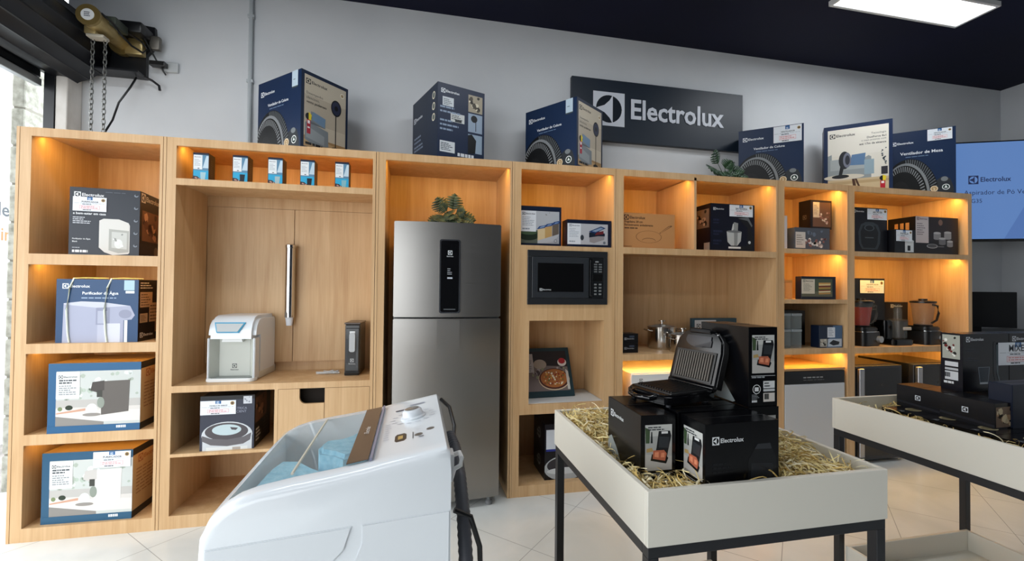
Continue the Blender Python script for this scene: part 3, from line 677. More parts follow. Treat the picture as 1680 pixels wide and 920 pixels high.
def tech_print(f):
    f.rect(0, 0, 1, 1, '#17305a'); f.rect(.06, .01, .945, .94, '#d8d3c6'); f.rect(.06, .55, .945, .94, '#dcd7cb')
    f.brand(.09, .815, .38, '#23282c', '#dcd7cb')
    f.text('Tecnologia', .70, .81, .21, '#3c4246', bold=False); f.text('DuoForce 4x1', .64, .765, .27, '#33383c')
    f.text('o mais potente com', .56, .72, .35, '#565b5f', bold=False); f.text('até 17m de alcance', .53, .675, .38, '#2c3034')
    f.poly([(.06, .2), (.06, .56), (.12, .58), (.12, .5), (.62, .5), (.66, .52), (.7, .5), (.7, .2)], '#8d9597'); f.poly([(.1, .34), (.6, .34), (.6, .5), (.1, .5)], '#a2a9aa')
    f.poly([(.38, .4), (.6, .39), (.62, .56), (.42, .55)], '#5f7fa3'); f.rect(.6, .25, .74, .46, '#8ea3ae')
    f.rect(.06, .02, .945, .2, '#c4b08c'); f.rect(.06, .13, .945, .17, '#b39b74'); f.ell(.3, .235, .3, .04, '#cfc8b8'); f.poly([(.45, .0), (.5, .0), (.46, .2), (.42, .2)], '#5a3a28'); f.poly([(.52, .06), (.55, .06), (.49, .2), (.46, .2)], '#5a3a28')
    f.ell(.25, .245, .13, .028, '#2a2c30'); f.poly([(.22, .25), (.27, .25), (.3, .36), (.25, .4)], '#2a2c30'); f.ell(.31, .48, .085, .13, '#33353a'); f.ell(.35, .48, .06, .11, '#767a8a'); f.ell(.355, .48, .035, .07, '#3c3f49')
    f.rect(.84, .23, .93, .34, '#3b3a44'); f.blotch(.84, .35, .93, .62, 8, ['#5a6670', '#3f4b56'], (.01, .02))
    f.circ(.86, .175, .045, '#1d1b1a'); f.poly([(.86, .13), (.9, .14), (.91, .2), (.86, .22)], '#e3cb2e'); f.rect(.825, .02, .895, .14, '#c01f33'); f.rect(.84, .1, .88, .13, '#f0eaea')
    for u, c in ((.13, '#c9a86f'), (.26, '#3a4a46'), (.39, '#23413c')): f.circ(u, .03, .05, '#e9e6dc'); f.circ(u, .03, .038, c)
# the photo face looks to the left-front, so it is the carton's left face
carton('desk_fan_box', 'white-and-navy table fan box showing a fan and a sofa on its front', 'box', (3.765, .03, ZT), 47, (.16, .459, .578), '#17305a', {'left': tech_print, 'front': solid('#17305a'), 'top': solid('#17305a')})
carton('desk_fan_box', 'navy table fan box at the right end, partly behind the sofa photo box', 'box', (4.43, .03, ZT), 47, (.20, .45, .575), '#17305a', {'left': lambda f: fan_print(f, 'Ventilador de Mesa', False), 'front': side_print}, price=('left', .60, .82, .95, .99, 'VENTILADOR'))

def purif_black(f):
    f.rect(0, 0, 1, 1, '#2c3340'); f.brand(.06, .855, .42, '#e2e4e6', '#2c3340'); f.text('e bem-estar em casa', .05, .60, .46, '#e6e8ea'); f.lines(.05, .46, .30, .57, 4, '#b9bdc4', .5, 3)
    f.text('Purificador de Água', .05, .225, .25, '#dfe2e4'); f.text('Black', .05, .19, .07, '#dfe2e4'); f.lines(.05, .1, .22, .12, 1, '#a9aeb6'); f.lines(.05, .03, .36, .07, 1, '#e6e8ea', .9, 7)
    f.poly([(.42, .12), (.42, .52), (.48, .55), (.7, .55), (.84, .5), (.86, .46), (.86, .05), (.84, .03), (.62, .01), (.5, .05)], '#d5d4cf')
    f.poly([(.56, .08), (.56, .4), (.85, .38), (.85, .06), (.7, .04)], '#a9aaa4'); f.poly([(.6, .12), (.6, .36), (.82, .35), (.82, .1)], '#c6c8c3'); f.ell(.7, .18, .06, .07, '#dfe2df'); f.blotch(.62, .1, .8, .34, 3, ['#8f938d', '#eef0ee'], (.015, .03))
    for i in range(5): f.ell(.945, .92-.19*i, .03, .022, '#7c8590'); f.ell(.95, .93-.19*i, .02, .015, '#2c3340')
    f.lines(.5, .93, .98, .97, 1, '#59606b', .3)
def purif_side(f): cells_print(f, '#17130f', '#8a5c3e'); f.rect(0, 0, 1, .2, '#2d2b2c'); f.circ(.75, .1, .1, '#8d7f68')
carton('purifier_box', 'charcoal water purifier box with a torn top in the topmost cell of the left unit', 'box', (-1.845, .04, 1.5145), 7, (.315, .3, .372), '#262c36', {'front': purif_black, 'right': purif_side}, .3, price=('front', .05, .65, .52, .86, 'PURIFICADOR'))
def purif_blue(f):
    f.rect(0, 0, 1, 1, '#24507f'); f.brand(.07, .85, .33, '#edf1f4', '#24507f'); f.text('Purificador de Água', .31, .745, .44, '#edf1f4'); f.lines(.3, .69, .74, .72, 1, '#9fb4cc', .5, 3, .95)
    f.poly([(.08, .0), (.09, .62), (.3, .65), (.55, .64), (.9, .58), (.96, .43), (.92, .36), (.82, .35), (.82, 0)], '#a2a6bb'); f.poly([(.09, .62), (.3, .65), (.55, .64), (.9, .58), (.48, .55), (.1, .6)], '#c2c5d2')
    f.rect(.48, .28, .65, .55, '#8c90a6'); f.rect(.5, .3, .62, .5, '#a9adbf'); f.rect(.5, 0, .64, .28, '#b4b7c8'); f.rect(.6, 0, .78, .3, '#cfd1dc'); f.ell(.84, .45, .08, .07, '#8d91a6')
    f.rect(.83, 0, .87, .35, '#dfe6ea'); f.rect(.82, .83, .95, .99, '#a8c6d2'); f.rect(.84, .78, .95, .82, '#dfe6ea')
def black_specs(f):
    f.rect(0, 0, 1, 1, '#18161a')
    for r in ((.05, .55, .45, .8), (.35, .3, .75, .62), (.05, .3, .3, .45), (.6, .68, .95, .9), (.55, .12, .85, .3)): f.rect(*r, '#b08f6e'); f.lines(r[0]+.03, r[1]+.02, r[2]-.03, r[3]-.02, 5, '#6d4f38', .4)
    f.lines(.05, .85, .5, .97, 3, '#c9c4bd', .4); f.brand(.06, .06, .42, '#d6cfc8', '#18161a')
o = carton('purifier_box', 'blue water purifier box tied with two white straps', 'box', (-1.888, .03, 1.037), 0, (.384, .3, .345), '#1d4672', {'front': purif_blue, 'right': black_specs}, .3)
for u in (.165, .62):
    mb = MB(); x = u*.384
    mb.tube([(x+.09, .15, .352), (x+.04, .05, .352), (x+.015, .0, .349), (x, -.005, .30), (x-.012, -.006, .18), (x-.005, -.005, .05), (x+.002, -.004, .002)], .0045, ink('#dfe6d8', .4), 6); s_ = mb.build('strap', o); s_['label'] = 'white plastic strap'
carton('purifier_box', 'blue-edged box with photo of a dark grey countertop purifier', 'box', (-1.897, .004, .559), .5, (.425, .32, .371), '#8d7048', {'front': lambda f: kitchen_print(f, True), 'right': kraft_side}, .35)
carton('purifier_box', 'blue-edged box with photo of a white countertop purifier and a price label, bottom left cell', 'box', (-1.932, .03, .0715), -1.5, (.425, .32, .377), '#8d7048', {'front': lambda f: kitchen_print(f, False, '#2c6184'), 'right': kraft_side}, .35, price=('front', .56, .76, .98, .985, 'PURIFICADOR'))

def filt(c):
    def fn(f):
        f.rect(0, 0, 1, 1, '#26304e'); f.rect(.03, .0, 1, .93, '#5b87a6'); f.poly([(.62, .45), (1, .45), (1, .9), (.85, .9)], '#bcd0dc'); f.rect(.03, .0, 1, .36, '#2ba1cc')
        f.poly([(.03, 0), (.03, .16), (.3, .14), (.5, .05), (.6, 0)], '#3a3030'); f.blotch(.05, .0, .95, .14, 5, ['#b98f86', '#6d4a4a'], (.04, .09)); f.poly([(.5, .02), (.78, .02), (.84, .3), (.48, .3)], c)
        f.rect(.03, .40, .60, .92, '#dfe4e6'); f.text('Electrolux', .1, .83, .42, '#3c4a5c'); f.lines(.1, .52, .5, .78, 5, '#98a2aa', .35, 4); f.rect(.3, .42, .42, .45, '#4f565c')
    return fn
def filt_side(f): f.rect(0, 0, 1, 1, '#262629'); f.lines(.3, .15, .75, .8, 9, '#4c4b4f', .5)
fl = ['leftmost of five', 'second from left of five', 'middle one of five', 'fourth from left of five', 'rightmost of five']
cc = [('#9ec4cf', 'light blue'), ('#101c2c', 'black'), ('#9fb8bd', 'pale grey'), ('#0f1b2b', 'black'), ('#7fb4c0', 'aqua')]
for i, (x, l_) in enumerate(zip((-1.249, -1.045, -.857, -.680, -.484), fl)):
    carton('filter_box', 'small box picturing a %s cartridge, %s on the top shelf' % (cc[i][1], l_), 'box', (x, .03, 1.956), 0, (.079, .085, .158), '#2a2a30', {'front': filt(cc[i][0]), 'right': filt_side}, .35, 'small filter boxes in a row')

def rice_print(f):
    f.rect(0, 0, 1, 1, '#3b3f50'); f.rect(0, .93, 1, 1, '#15161c'); f.text('ELÉTRICA', .58, .74, .28, '#8f93a3', bold=False); f.text('EFFICIENT', .55, .68, .3, '#8f93a3', bold=False)
    f.rect(.79, .84, .95, .98, '#c8ccd3'); f.blotch(.8, .85, .94, .97, 5, ['#8d929c'], (.01, .025))
    f.ell(.5, .28, .47, .24, '#c6cbcf'); f.rect(.05, .0, .96, .27, '#c6cbcf'); f.ell(.49, .34, .4, .16, '#585256'); f.ell(.49, .37, .27, .1, '#b9cace'); f.poly([(.04, .28), (.04, .18), (.2, .1), (.5, .07), (.8, .1), (.93, .17), (.95, .3), (.8, .23), (.5, .19), (.2, .22)], '#6c686c')
    f.poly([(.55, .42), (.7, .40), (.66, .36), (.58, .37)], '#585256'); f.rect(.12, 0, .88, .06, '#d8dcdc'); f.rect(.6, 0, .75, .05, '#a9a29a')
def rice_side(f): f.rect(0, 0, 1, 1, '#17120f'); f.rect(.06, .45, .75, .92, '#6b4632'); f.blotch(.1, .5, .7, .9, 5, ['#2e1c14', '#9a6a4c'], (.05, .12)); f.lines(.1, .08, .4, .35, 4, '#b9b2aa', .5); f.lines(.55, .1, .9, .5, 6, '#4a4440', .4)
carton('rice_cooker_box', 'dark rice cooker box with a price label on the low shelf under the counter', 'box', (-1.183, .022, .4125), .5, (.28, .30, .31), '#1c1a1e', {'front': rice_print, 'right': rice_side}, .35, price=('front', .005, .66, .655, .915, 'PANELA DE ARROZ'))
for k, (dy, l_) in enumerate(((.0, 'lower'), (.0, 'upper'))):
    carton('rice_cooker_box', 'black rice cooker box in the bottom cell behind the table corner, %s of two stacked' % l_, 'box', (.865, .055, .0715+k*.186), 0, (.32, .28, .185), '#15131a', {'front': (lambda f: (f.rect(0, 0, 1, 1, '#16141c'), f.ell(.45, .4, .46, .45, '#a9adb0'), f.ell(.45, .5, .4, .3, '#3d3a40'), f.ell(.45, .3, .4, .12, '#c9cccd'))) if k == 0 else (lambda f: (f.rect(0, 0, 1, 1, '#1b1926'), f.rect(.03, .1, .5, .8, '#cfd4dc'), f.rect(.03, .02, .5, .1, '#2c3a9c'))), 'left': lambda f: (f.rect(0, 0, 1, 1, '#121017'), f.circ(.5, .5, .13, '#8f938f'), f.circ(.5, .5, .11, '#121017'), f.lines(.3, .3, .7, .6, 2, '#777b78'))}, .35, 'rice cooker boxes in the bottom cell')

def cont_a(f):
    f.rect(0, 0, 1, 1, '#15233f'); f.rect(.0, .07, .95, .88, '#a9adb3'); f.poly([(0, .07), (.5, .07), (.8, .12), (.95, .3), (.95, .07)], '#9b9fa5'); f.rect(0, .07, .42, .4, '#5d655c'); f.ell(.2, .27, .26, .13, '#27362a'); f.ell(.2, .33, .2, .05, '#4c6247')
    for i, c in enumerate(('#c9b48c', '#b5935e', '#6d6258')): f.poly([(.42+.18*i, .14+.06*i), (.42+.18*i, .42+.06*i), (.60+.17*i, .46+.06*i), (.60+.17*i, .2+.06*i)], c); f.poly([(.40+.18*i, .42+.06*i), (.46+.18*i, .5+.06*i), (.64+.17*i, .54+.06*i), (.6+.17*i, .46+.06*i)], '#2c4f8a'); f.poly([(.46+.18*i, .45+.06*i), (.5+.18*i, .49+.06*i), (.6+.17*i, .52+.05*i), (.58+.17*i, .48+.06*i)], '#7f97b9')
    f.blotch(.6, .7, .75, .86, 3, ['#7d8278'], (.01, .02)); f.rect(0, .36, .38, .88, '#d3d8de'); f.brand(.05, .77, .31, '#3b4455', '#d3d8de'); f.lines(.05, .5, .34, .74, 6, '#848d98', .35, 3); f.lines(.05, .4, .34, .44, 1, '#848d98', .8); f.circ(.86, .14, .04, '#5d6570'); f.circ(.86, .14, .03, '#a9adb3')
def cont_b(f):
    f.rect(0, 0, 1, 1, '#15233f'); f.rect(.0, .1, .92, .86, '#aeb0b6'); f.rect(0, .1, .3, .86, '#d5dae0'); f.brand(.04, .74, .24, '#667080', '#d5dae0'); f.lines(.04, .36, .26, .7, 6, '#98a1ab', .35, 3); f.lines(.04, .16, .26, .24, 1, '#98a1ab', .6)
    f.poly([(.5, .2), (.5, .45), (.7, .52), (.84, .42), (.84, .3), (.6, .16)], '#8f8a8c'); f.poly([(.49, .36), (.49, .55), (.7, .6), (.85, .52), (.85, .42), (.7, .42)], '#1f2c3f'); f.poly([(.62, .45), (.82, .5), (.82, .62), (.66, .56)], '#7a2f34'); f.poly([(.48, .58), (.76, .78), (.87, .72), (.62, .52)], '#26437a'); f.poly([(.55, .6), (.76, .74), (.82, .7), (.64, .57)], '#7f95ae')
    f.ell(.33, .35, .04, .1, '#3f4650'); f.circ(.84, .18, .03, '#6d7580')
carton('container_box', 'navy box with photo of three food containers, left one above the microwave', 'box', (.679, .05, 1.64), 0, (.286, .13, .268), '#15233f', {'front': cont_a}, .35, 'food container boxes')
carton('container_box', 'low navy box with photo of a stacked lunch container, right one above the microwave', 'box', (1.003, .03, 1.64), 0, (.318, .11, .187), '#15233f', {'front': cont_b, 'left': lambda f: (f.rect(0, 0, 1, 1, '#131d33'), f.rect(.35, .25, .65, .75, '#3f4a60'))}, .35, 'food container boxes')
def pizza_print(f):
    f.rect(0, 0, 1, 1, '#1b3d46'); f.rect(0, .12, .93, .93, '#4a3a36'); f.rect(0, .6, .93, .93, '#2a1d1c'); f.poly([(0, .12), (.93, .12), (.93, .6), (.2, .65), (0, .6)], '#7d6f6c')
    f.ell(.38, .66, .13, .1, '#a7998a'); f.ell(.83, .69, .09, .08, '#d9cfc9'); f.ell(.83, .72, .07, .06, '#b3202a'); f.blotch(.2, .3, .93, .6, 12, ['#a39a98', '#59484a', '#8c8f70'], (.02, .05)); f.ell(.63, .35, .31, .22, '#d8c3a2'); f.ell(.63, .36, .3, .21, '#5a2016')
    f.ell(.63, .37, .27, .185, '#b06a32'); f.blotch(.42, .24, .84, .5, 18, ['#d8a348', '#6f7a34', '#9c3a22', '#e8dcc0'], (.012, .03), 5); f.poly([(.88, .14), (.93, .14), (.93, .5), (.88, .55)], '#c9c4bc')
    f.rect(0, .5, .25, .88, '#b9b4b4'); f.lines(.02, .52, .22, .84, 8, '#6d686a', .35, 3)
o = carton('pizza_stone_box', 'teal box with pizza photo leaning back in the niche', 'box', (.742, .145, .6005), 3, (.375, .035, .352), '#1b3d46', {'front': pizza_print}, .4, tilt=math.radians(-24))
def kraft_pan(f):
    f.rect(0, 0, 1, 1, '#bb8450'); f.brand(.03, .80, .40, '#2b2018', '#bb8450'); f.text('Frigideira 28 cm', .04, .70, .34, '#4a3320'); f.text('Revestimento antiaderente', .04, .63, .54, '#4a3320'); f.lines(.04, .54, .45, .59, 1, '#5e432c', .6)
    
    for r_, c in ((.245, '#6b472b'), (.237, '#bb8450')): f.ell(.5, .33, r_, r_*.72, c)
    f.ell(.5, .23, .13, .07, '#8a5f3b'); f.ell(.5, .22, .125, .062, '#bb8450'); f.poly([(.70, .45), (.72, .44), (.95, .66), (.93, .68), (.88, .66)], '#6b472b'); f.poly([(.715, .462), (.73, .455), (.925, .655), (.89, .65)], '#bb8450'); f.rect(.0, .04, .18, .05, '#6b472b')
carton('pan_box', 'brown cardboard frying pan box with a line drawing of a pan', 'box', (1.404, .03, 1.6459), 0, (.404, .12, .245), '#a87545', {'front': kraft_pan}, .7)
def mixer_print(f):
    f.rect(0, 0, 1, 1, '#12162b'); f.brand(.06, .86, .24, '#d5d8dc', '#12162b')
    for v in (.62, .38, .18): f.lines(.06, v, .3, v+.06, 1, '#2c3350', .7, int(v*50)); f.lines(.06, v-.05, .25, v-.01, 1, '#2c3350', .7, 3)
    f.poly([(.6, .72), (.86, .76), (.97, .55), (.9, .48), (.97, .3), (.95, .04), (.42, .04), (.44, .1), (.82, .12), (.84, .5)], '#202226'); f.poly([(.62, .7), (.85, .74), (.95, .56), (.93, .53), (.84, .66)], '#6d7073')
    f.poly([(.36, .42), (.38, .2), (.46, .12), (.6, .12), (.68, .22), (.70, .42)], '#b9bbb8'); f.poly([(.5, .4), (.56, .62), (.5, .58), (.46, .4)], '#c3c5c2'); f.poly([(.53, .12), (.6, .12), (.62, .6), (.52, .62)], '#8b8e8c'); f.ell(.53, .42, .17, .025, '#77797a'); f.rect(.40, .06, .68, .1, '#d6d8d6'); f.circ(.88, .2, .03, '#c9cbc9')
def mixer_side(f): f.rect(0, 0, 1, 1, '#0f1120'); f.rect(.02, .5, .9, .9, '#7b6a5c'); f.blotch(.05, .52, .88, .88, 5, ['#2c2420', '#b59a84'], (.08, .16)); f.rect(.55, .02, .95, .18, '#9b9288')
carton('mixer_box', 'dark stand mixer box with a price label beside the pan box', 'box', (2.12, .06, 1.6459), 0, (.375, .17, .352), '#0f1120', {'front': mixer_print, 'left': mixer_side}, .35, price=('front', .42, .74, .95, .985, 'BATEDEIRA'))
for k in (0, 1):
    carton('utensil_box', 'small black box at the left end of the pot shelf, %s of two stacked' % ('lower', 'upper')[k], 'box', (1.405, .08, .907+.068*k), 0, (.15, .1, .067), '#14161c', {'front': lambda f: (f.rect(0, 0, 1, 1, '#14161c'), f.brand(.3, .35, .5, '#a9adb4', '#14161c'), f.rect(.55, .6, .8, .8, '#4a5568'))}, .35, 'small black boxes by the pots')
def teal_print(f): f.rect(0, 0, 1, 1, '#3f5f70'); f.rect(.03, .5, .35, .93, '#c9ced2'); f.brand(.06, .62, .26, '#2f3840', '#c9ced2'); f.blotch(.4, .1, .95, .85, 6, ['#8f8378', '#b59a84', '#6b7a84'], (.03, .06))
carton('baking_box', 'flat teal box leaning at the back of the pot shelf behind the grill cartons', 'box', (2.22, .42, .909), 0, (.62, .04, .215), '#3f5f70', {'front': teal_print}, .4)
def food(c): 
    def fn(f):
        f.rect(0, 0, 1, 1, '#2b2226'); f.rect(.1, .08, .96, .93, c); f.rect(.12, .4, .42, .93, '#d9ccbd'); f.lines(.15, .5, .39, .85, 7, '#8a7a6c', .4); f.blotch(.4, .15, .93, .6, 7, ['#c9a6a0', '#e0d6d0', '#9c6a64'], (.03, .07))
    return fn
carton('container_box', 'pale glass container box under the black one in the narrow unit', 'box', (2.845, .05, 1.675), 0, (.323, .16, .171), '#5c6068', {'front': lambda f: (f.rect(0, 0, 1, 1, '#595d66'), f.rect(.02, .08, .3, .8, '#cfc6bb'), f.lines(.05, .2, .27, .7, 5, '#8a8078', .4), f.blotch(.3, .1, .95, .55, 9, ['#b5a39a', '#e2dcd6', '#94625a'], (.03, .06)), f.blotch(.3, .6, .95, .9, 4, ['#6c7686'], (.04, .07)))}, .3, 'glass container boxes')
carton('container_box', 'black glass container box stacked on top of the pale one', 'box', (3.031, .09, 1.8465), 0, (.20, .11, .228), '#1f1a1c', {'front': food('#7d5c4a'), 'left': lambda f: (f.rect(0, 0, 1, 1, '#1c1719'), f.emblem(.35, .35, .3, '#6b6058', '#1c1719'))}, .3, 'glass container boxes')
t = thing('folder', 'upright dark blue folder with a black strap handle left in the narrow unit', 'folder', (2.72, .06, 1.675))
mb = MB(); mb.box(0, .04, 0, .22, 0, .285, mat('folder_blue', '#1d2f52', .5), .003); mb.build('cover', t); MB().box(.041, .075, .01, .2, 0, .26, ink('#d9d9dc')).build('pages', t)
mb = MB(); mb.tube([(.02, .02, .285), (.024, .02, .34), (.03, .03, .4), (.02, .06, .45), (.015, .1, .4), (.02, .14, .285)], .007, BLACKP, 6); mb.build('handle', t)
def sand(f):
    f.rect(0, 0, 1, 1, '#1b2236'); f.rect(.0, .12, .9, .9, '#55604a'); f.rect(0, .12, .9, .35, '#6d6a54'); f.rect(0, .25, .38, .88, '#d6cbb6'); f.brand(.04, .74, .3, '#5d5648', '#d6cbb6'); f.lines(.05, .35, .32, .7, 6, '#8a8270', .4)
    for v, c in ((.22, '#b98a4a'), (.3, '#e6d6a6'), (.36, '#8c3b26'), (.42, '#5c7a3a'), (.46, '#b98a4a'), (.54, '#8c3b26'), (.6, '#e0c890'), (.66, '#c99a58')): f.poly([(.5, v), (.84, v+.02), (.85, v+.08), (.49, v+.07)], c)
carton('sandwich_press_box', 'box with a stacked sandwich photo in the middle of the narrow unit', 'box', (2.887, .03, 1.293), 0, (.316, .06, .176), '#1b2236', {'front': sand}, .35)
def bl(f):
    f.rect(0, 0, 1, 1, '#20304a'); f.poly([(.3, 0), (1, 0), (1, 1), (.6, 1)], '#4e6e92'); f.rect(.35, .46, .68, .92, '#d5dbe2'); f.lines(.4, .52, .64, .88, 5, '#8890a0', .4); f.rect(.03, .05, .34, .4, '#a9a69c'); f.blotch(.05, .08, .32, .38, 4, ['#d9d6cc', '#55524a'], (.03, .06)); f.rect(.37, .05, .97, .4, '#b9c4d0'); f.poly([(.42, .2), (.6, .35), (.88, .26), (.84, .14), (.6, .1)], '#2a3038')
carton('gadget_box', 'small blue box right of the stacked clear jars', 'box', (3.05, .03, .919), 0, (.215, .08, .172), '#1b2740', {'front': bl}, .35)
carton('jar_set_box', 'tall black box standing behind the clear jars', 'box', (2.76, .20, .919), 0, (.33, .14, .28), '#0c0d10', {'front': lambda f: (f.rect(0, 0, 1, 1, '#0c0d10'), f.brand(.3, .85, .35, '#b9bcc0', '#0c0d10'), f.rect(.68, .05, .9, .5, '#3d4248'), f.rect(.695, .06, .885, .48, '#101216'))}, .3)
def air(f):
    f.rect(0, 0, 1, 1, '#11141e'); f.brand(.06, .88, .3, '#cfd3d6', '#11141e'); f.poly([(.22, .2), (.2, .45), (.27, .62), (.4, .68), (.6, .68), (.74, .62), (.81, .45), (.79, .2), (.72, .07), (.3, .07)], '#3e464c'); f.poly([(.28, .2), (.26, .45), (.33, .6), (.67, .6), (.75, .45), (.72, .2), (.66, .1), (.34, .1)], '#1a1e22'); f.ell(.5, .55, .14, .07, '#50585e'); f.ell(.5, .55, .11, .055, '#1a1e22'); f.rect(.38, .32, .62, .34, '#5a6268')
carton('air_fryer_box', 'black air fryer box with a price label in the top right cell', 'box', (3.372, .05, 1.671), 0, (.36, .3, .357), '#0d0f16', {'front': air}, .35, price=('front', .44, .74, .98, .98, 'AIR FRYER'))
carton('rice_cooker_box', 'small black multicooker box between the air fryer box and the pan set box', 'box', (3.745, .0, 1.671), 0, (.21, .15, .187), '#10121a', {'front': lambda f: (f.rect(0, 0, 1, 1, '#10121a'), f.rect(.48, .04, .9, .5, '#d3d6d6'), f.ell(.69, .5, .22, .09, '#d3d6d6'), f.rect(.6, .1, .74, .32, '#15171b'))}, .35, price=('front', .04, .5, .8, .97, 'PANELA'))
def pans(f):
    f.rect(0, 0, 1, 1, '#16151b'); f.rect(0, .3, .3, 1, '#c9c0c0'); f.brand(.03, .9, .24, '#7a4a50', '#c9c0c0'); f.lines(.03, .5, .24, .84, 6, '#7c7478', .4); f.rect(.3, .35, 1, 1, '#2a2128'); f.ell(.58, .86, .05, .08, '#8a6a5a')
    for c, u, v, w_, h_ in (('#8d8d8f', .5, .5, .17, .15), ('#9b9b9d', .75, .52, .17, .16), ('#77777a', .62, .36, .16, .14), ('#8a8a8c', .8, .3, .14, .12)): f.rect(u-w_/2, v-h_/2, u+w_/2, v+h_/2, c); f.ell(u, v+h_/2, w_/2, .03, '#b9babb'); f.ell(u, v-h_/2, w_/2, .03, c)
    f.ell(.38, .22, .13, .06, '#a2a2a3'); f.ell(.38, .225, .11, .045, '#5c5c5e'); f.rect(.5, .2, .66, .225, '#6f6f72')
carton('pan_set_box', 'wide black pan set box at the right end of the top cell', 'box', (4.024, .05, 1.671), 0, (.455, .22, .312), '#121117', {'front': pans, 'left': lambda f: (f.rect(0, 0, 1, 1, '#15141b'), f.many([[(.25, .6), (.38, .6), (.38, .85), (.25, .85)], [(.45, .6), (.58, .6), (.58, .85), (.45, .85)], [(.65, .6), (.78, .6), (.78, .85), (.65, .85)]], '#b98a5a'))}, .35)
carton('blender_box', 'tall black blender box with a yellowed price label behind the red blender', 'box', (3.372, .26, .92), 0, (.60, .2, .55), '#101012', {'front': lambda f: (f.rect(0, 0, 1, 1, '#101012'), f.rect(.2, .62, .45, .88, '#5a4636'), f.blotch(.22, .64, .44, .86, 4, ['#8a6a4c', '#2c2018'], (.03, .07)), f.rect(.3, .4, .42, .56, '#4a3a2c'), f.lines(.7, .5, .9, .58, 2, '#5a5c60'))}, .3, price=('front', .56, .77, .98, .97, 'LIQUIDIFICADOR'))
carton('processor_box', 'low black food processor box behind the food processor', 'box', (3.99, .33, .92), 0, (.33, .17, .345), '#0e0f12', {'front': lambda f: (f.rect(0, 0, 1, 1, '#0e0f12'), f.brand(.42, .86, .4, '#b9bcc0', '#0e0f12'), f.rect(.5, .2, .75, .7, '#2c3036'))}, .3)

# ================================================================== APPLIANCES ON THE UNITS
# water dispenser
t = thing('water_dispenser', 'white countertop water purifier with grey front on the counter', 'water purifier', (-1.187, .10, .79), math.radians(-4))
W_, D_, H_ = .262, .33, .385
sideprof = [(0, .0), (.36*.92, .0), (.33, .02), (.33, H_-.03), (.30, H_), (.09, H_), (.03, H_-.035), (.005, H_-.10), (.012, H_-.125), (.012, .028), (-.012, .022), (-.012, 0)]
mb = MB(); Ty = Matrix(((0, 0, 1, 0), (1, 0, 0, 0), (0, 1, 0, 0), (0, 0, 0, 1)))
mb.prism([(.06, .01), (.33, .01), (.33, H_-.03), (.305, H_), (.085, H_), (.045, H_-.012), (.014, H_-.045), (-.002, H_-.09), (-.004, H_-.135), (.06, H_-.135)], .0, W_, WHITE, Ty, bev=.02, smooth=True, seg=4)
mb.prism([(.0, .01), (.07, .01), (.07, H_-.13), (.0, H_-.13)], .0, .012, WHITE, Ty, bev=.004, smooth=True); mb.prism([(.0, .01), (.07, .01), (.07, H_-.13), (.0, H_-.13)], W_-.012, W_, WHITE, Ty, bev=.004, smooth=True); mb.box(-.001, W_+.001, .06, .335, 0, .05, mat('dirty_white', '#c2bdae', .5), .01); mb.build('housing', t)
GREYW = mat('dispenser_grey', '#b9bcb4', .35)
mb = MB(); mb.box(.045, W_-.045, .052, .0595, .02, H_-.135, GREYW)
for s_ in (0, 1):
    q = (lambda x: x) if s_ == 0 else (lambda x: W_-x)
    mb.add([(q(.012), .002, .02), (q(.045), .054, .02), (q(.045), .054, H_-.137), (q(.012), .002, H_-.137), (q(.012), .06, .02), (q(.012), .06, H_-.137)], [(0, 1, 2, 3), (0, 4, 5, 3), (0, 1, 4), (3, 2, 5)], GREYW)
f = Face(mb, (.045, .0519, .02), (W_-.09, 0, 0), (0, 0, H_-.155), (0, -1, 0)); f.emblem(.42, .22, .15, '#54585a', '#b9bcb4'); f.text('Electrolux', .37, .16, .26, '#54585a'); mb.build('recess', t)
mb = MB(); mb.prism(roundrect(-.004, W_+.004, -.02, .06, .03), 0, .02, WHITE_P, bev=.003); mb.prism(roundrect(.02, W_-.02, -.012, .05, .02), .02, .024, mat('grille_grey', '#7f8480', .4)); mb.build('drip_tray', t)
mb = MB(); mb.prism([(.07, H_-.155), (.185, H_-.155), (.18, H_-.137), (.075, H_-.137)], -.01, .02, WHITE_P, XZ(.03)); mb.build('spout', t)
mb = MB(); tilt_ = Matrix.Translation((0, -.003, H_-.100)) @ Matrix.Rotation(math.radians(-22), 4, 'X')
mb.prism([(.055, .0), (.175, .0), (.205, .062), (.035, .062)], -.012, .004, mat('panel_blue', '#3f9cc4', .3), tilt_ @ XZ(0)); mb.prism([(.06, .004), (.17, .004), (.196, .054), (.044, .054)], -.0145, -.008, mat('panel_grey', '#b7bbbb', .35), tilt_ @ XZ(0)); mb.build('button_panel', t)
# slim black purifier
t = thing('water_purifier', 'slim black countertop purifier with a grey lever at the right of the counter', 'water purifier', (-.434, .17, .79), math.radians(-3))
mb = MB(); mb.box(0, .095, .006, .21, .0, .325, mat('slim_black_side', '#2b2928', .2), .008); mb.build('housing', t)
mb = MB(); mb.box(.002, .093, -.006, .02, .0, .022, BLACKG, .004); mb.build('drip_tray', t)
mb = MB(); mb.box(.006, .089, -.002, .008, .024, .30, BLACKG, .003); f = Face(mb, (.006, -.0021, .024), (.083, 0, 0), (0, 0, .276), (0, -1, 0)); f.emblem(.36, .22, .26, '#b5b9bc', '#08080a'); f.text('Electrolux', .25, .17, .5, '#b5b9bc'); f.rect(.3, .88, .7, .93, '#d5d8da'); f.rect(.05, .2, .2, .75, '#3d4045'); f.rect(.8, .1, .95, .78, '#55585b'); mb.build('front_cover', t)
mb = MB(); mb.prism(roundrect(.03, .066, .15, .27, .012), -.01, .0, mat('lever_grey', '#a9adb0', .3), XZ(-.003)); mb.build('lever', t)
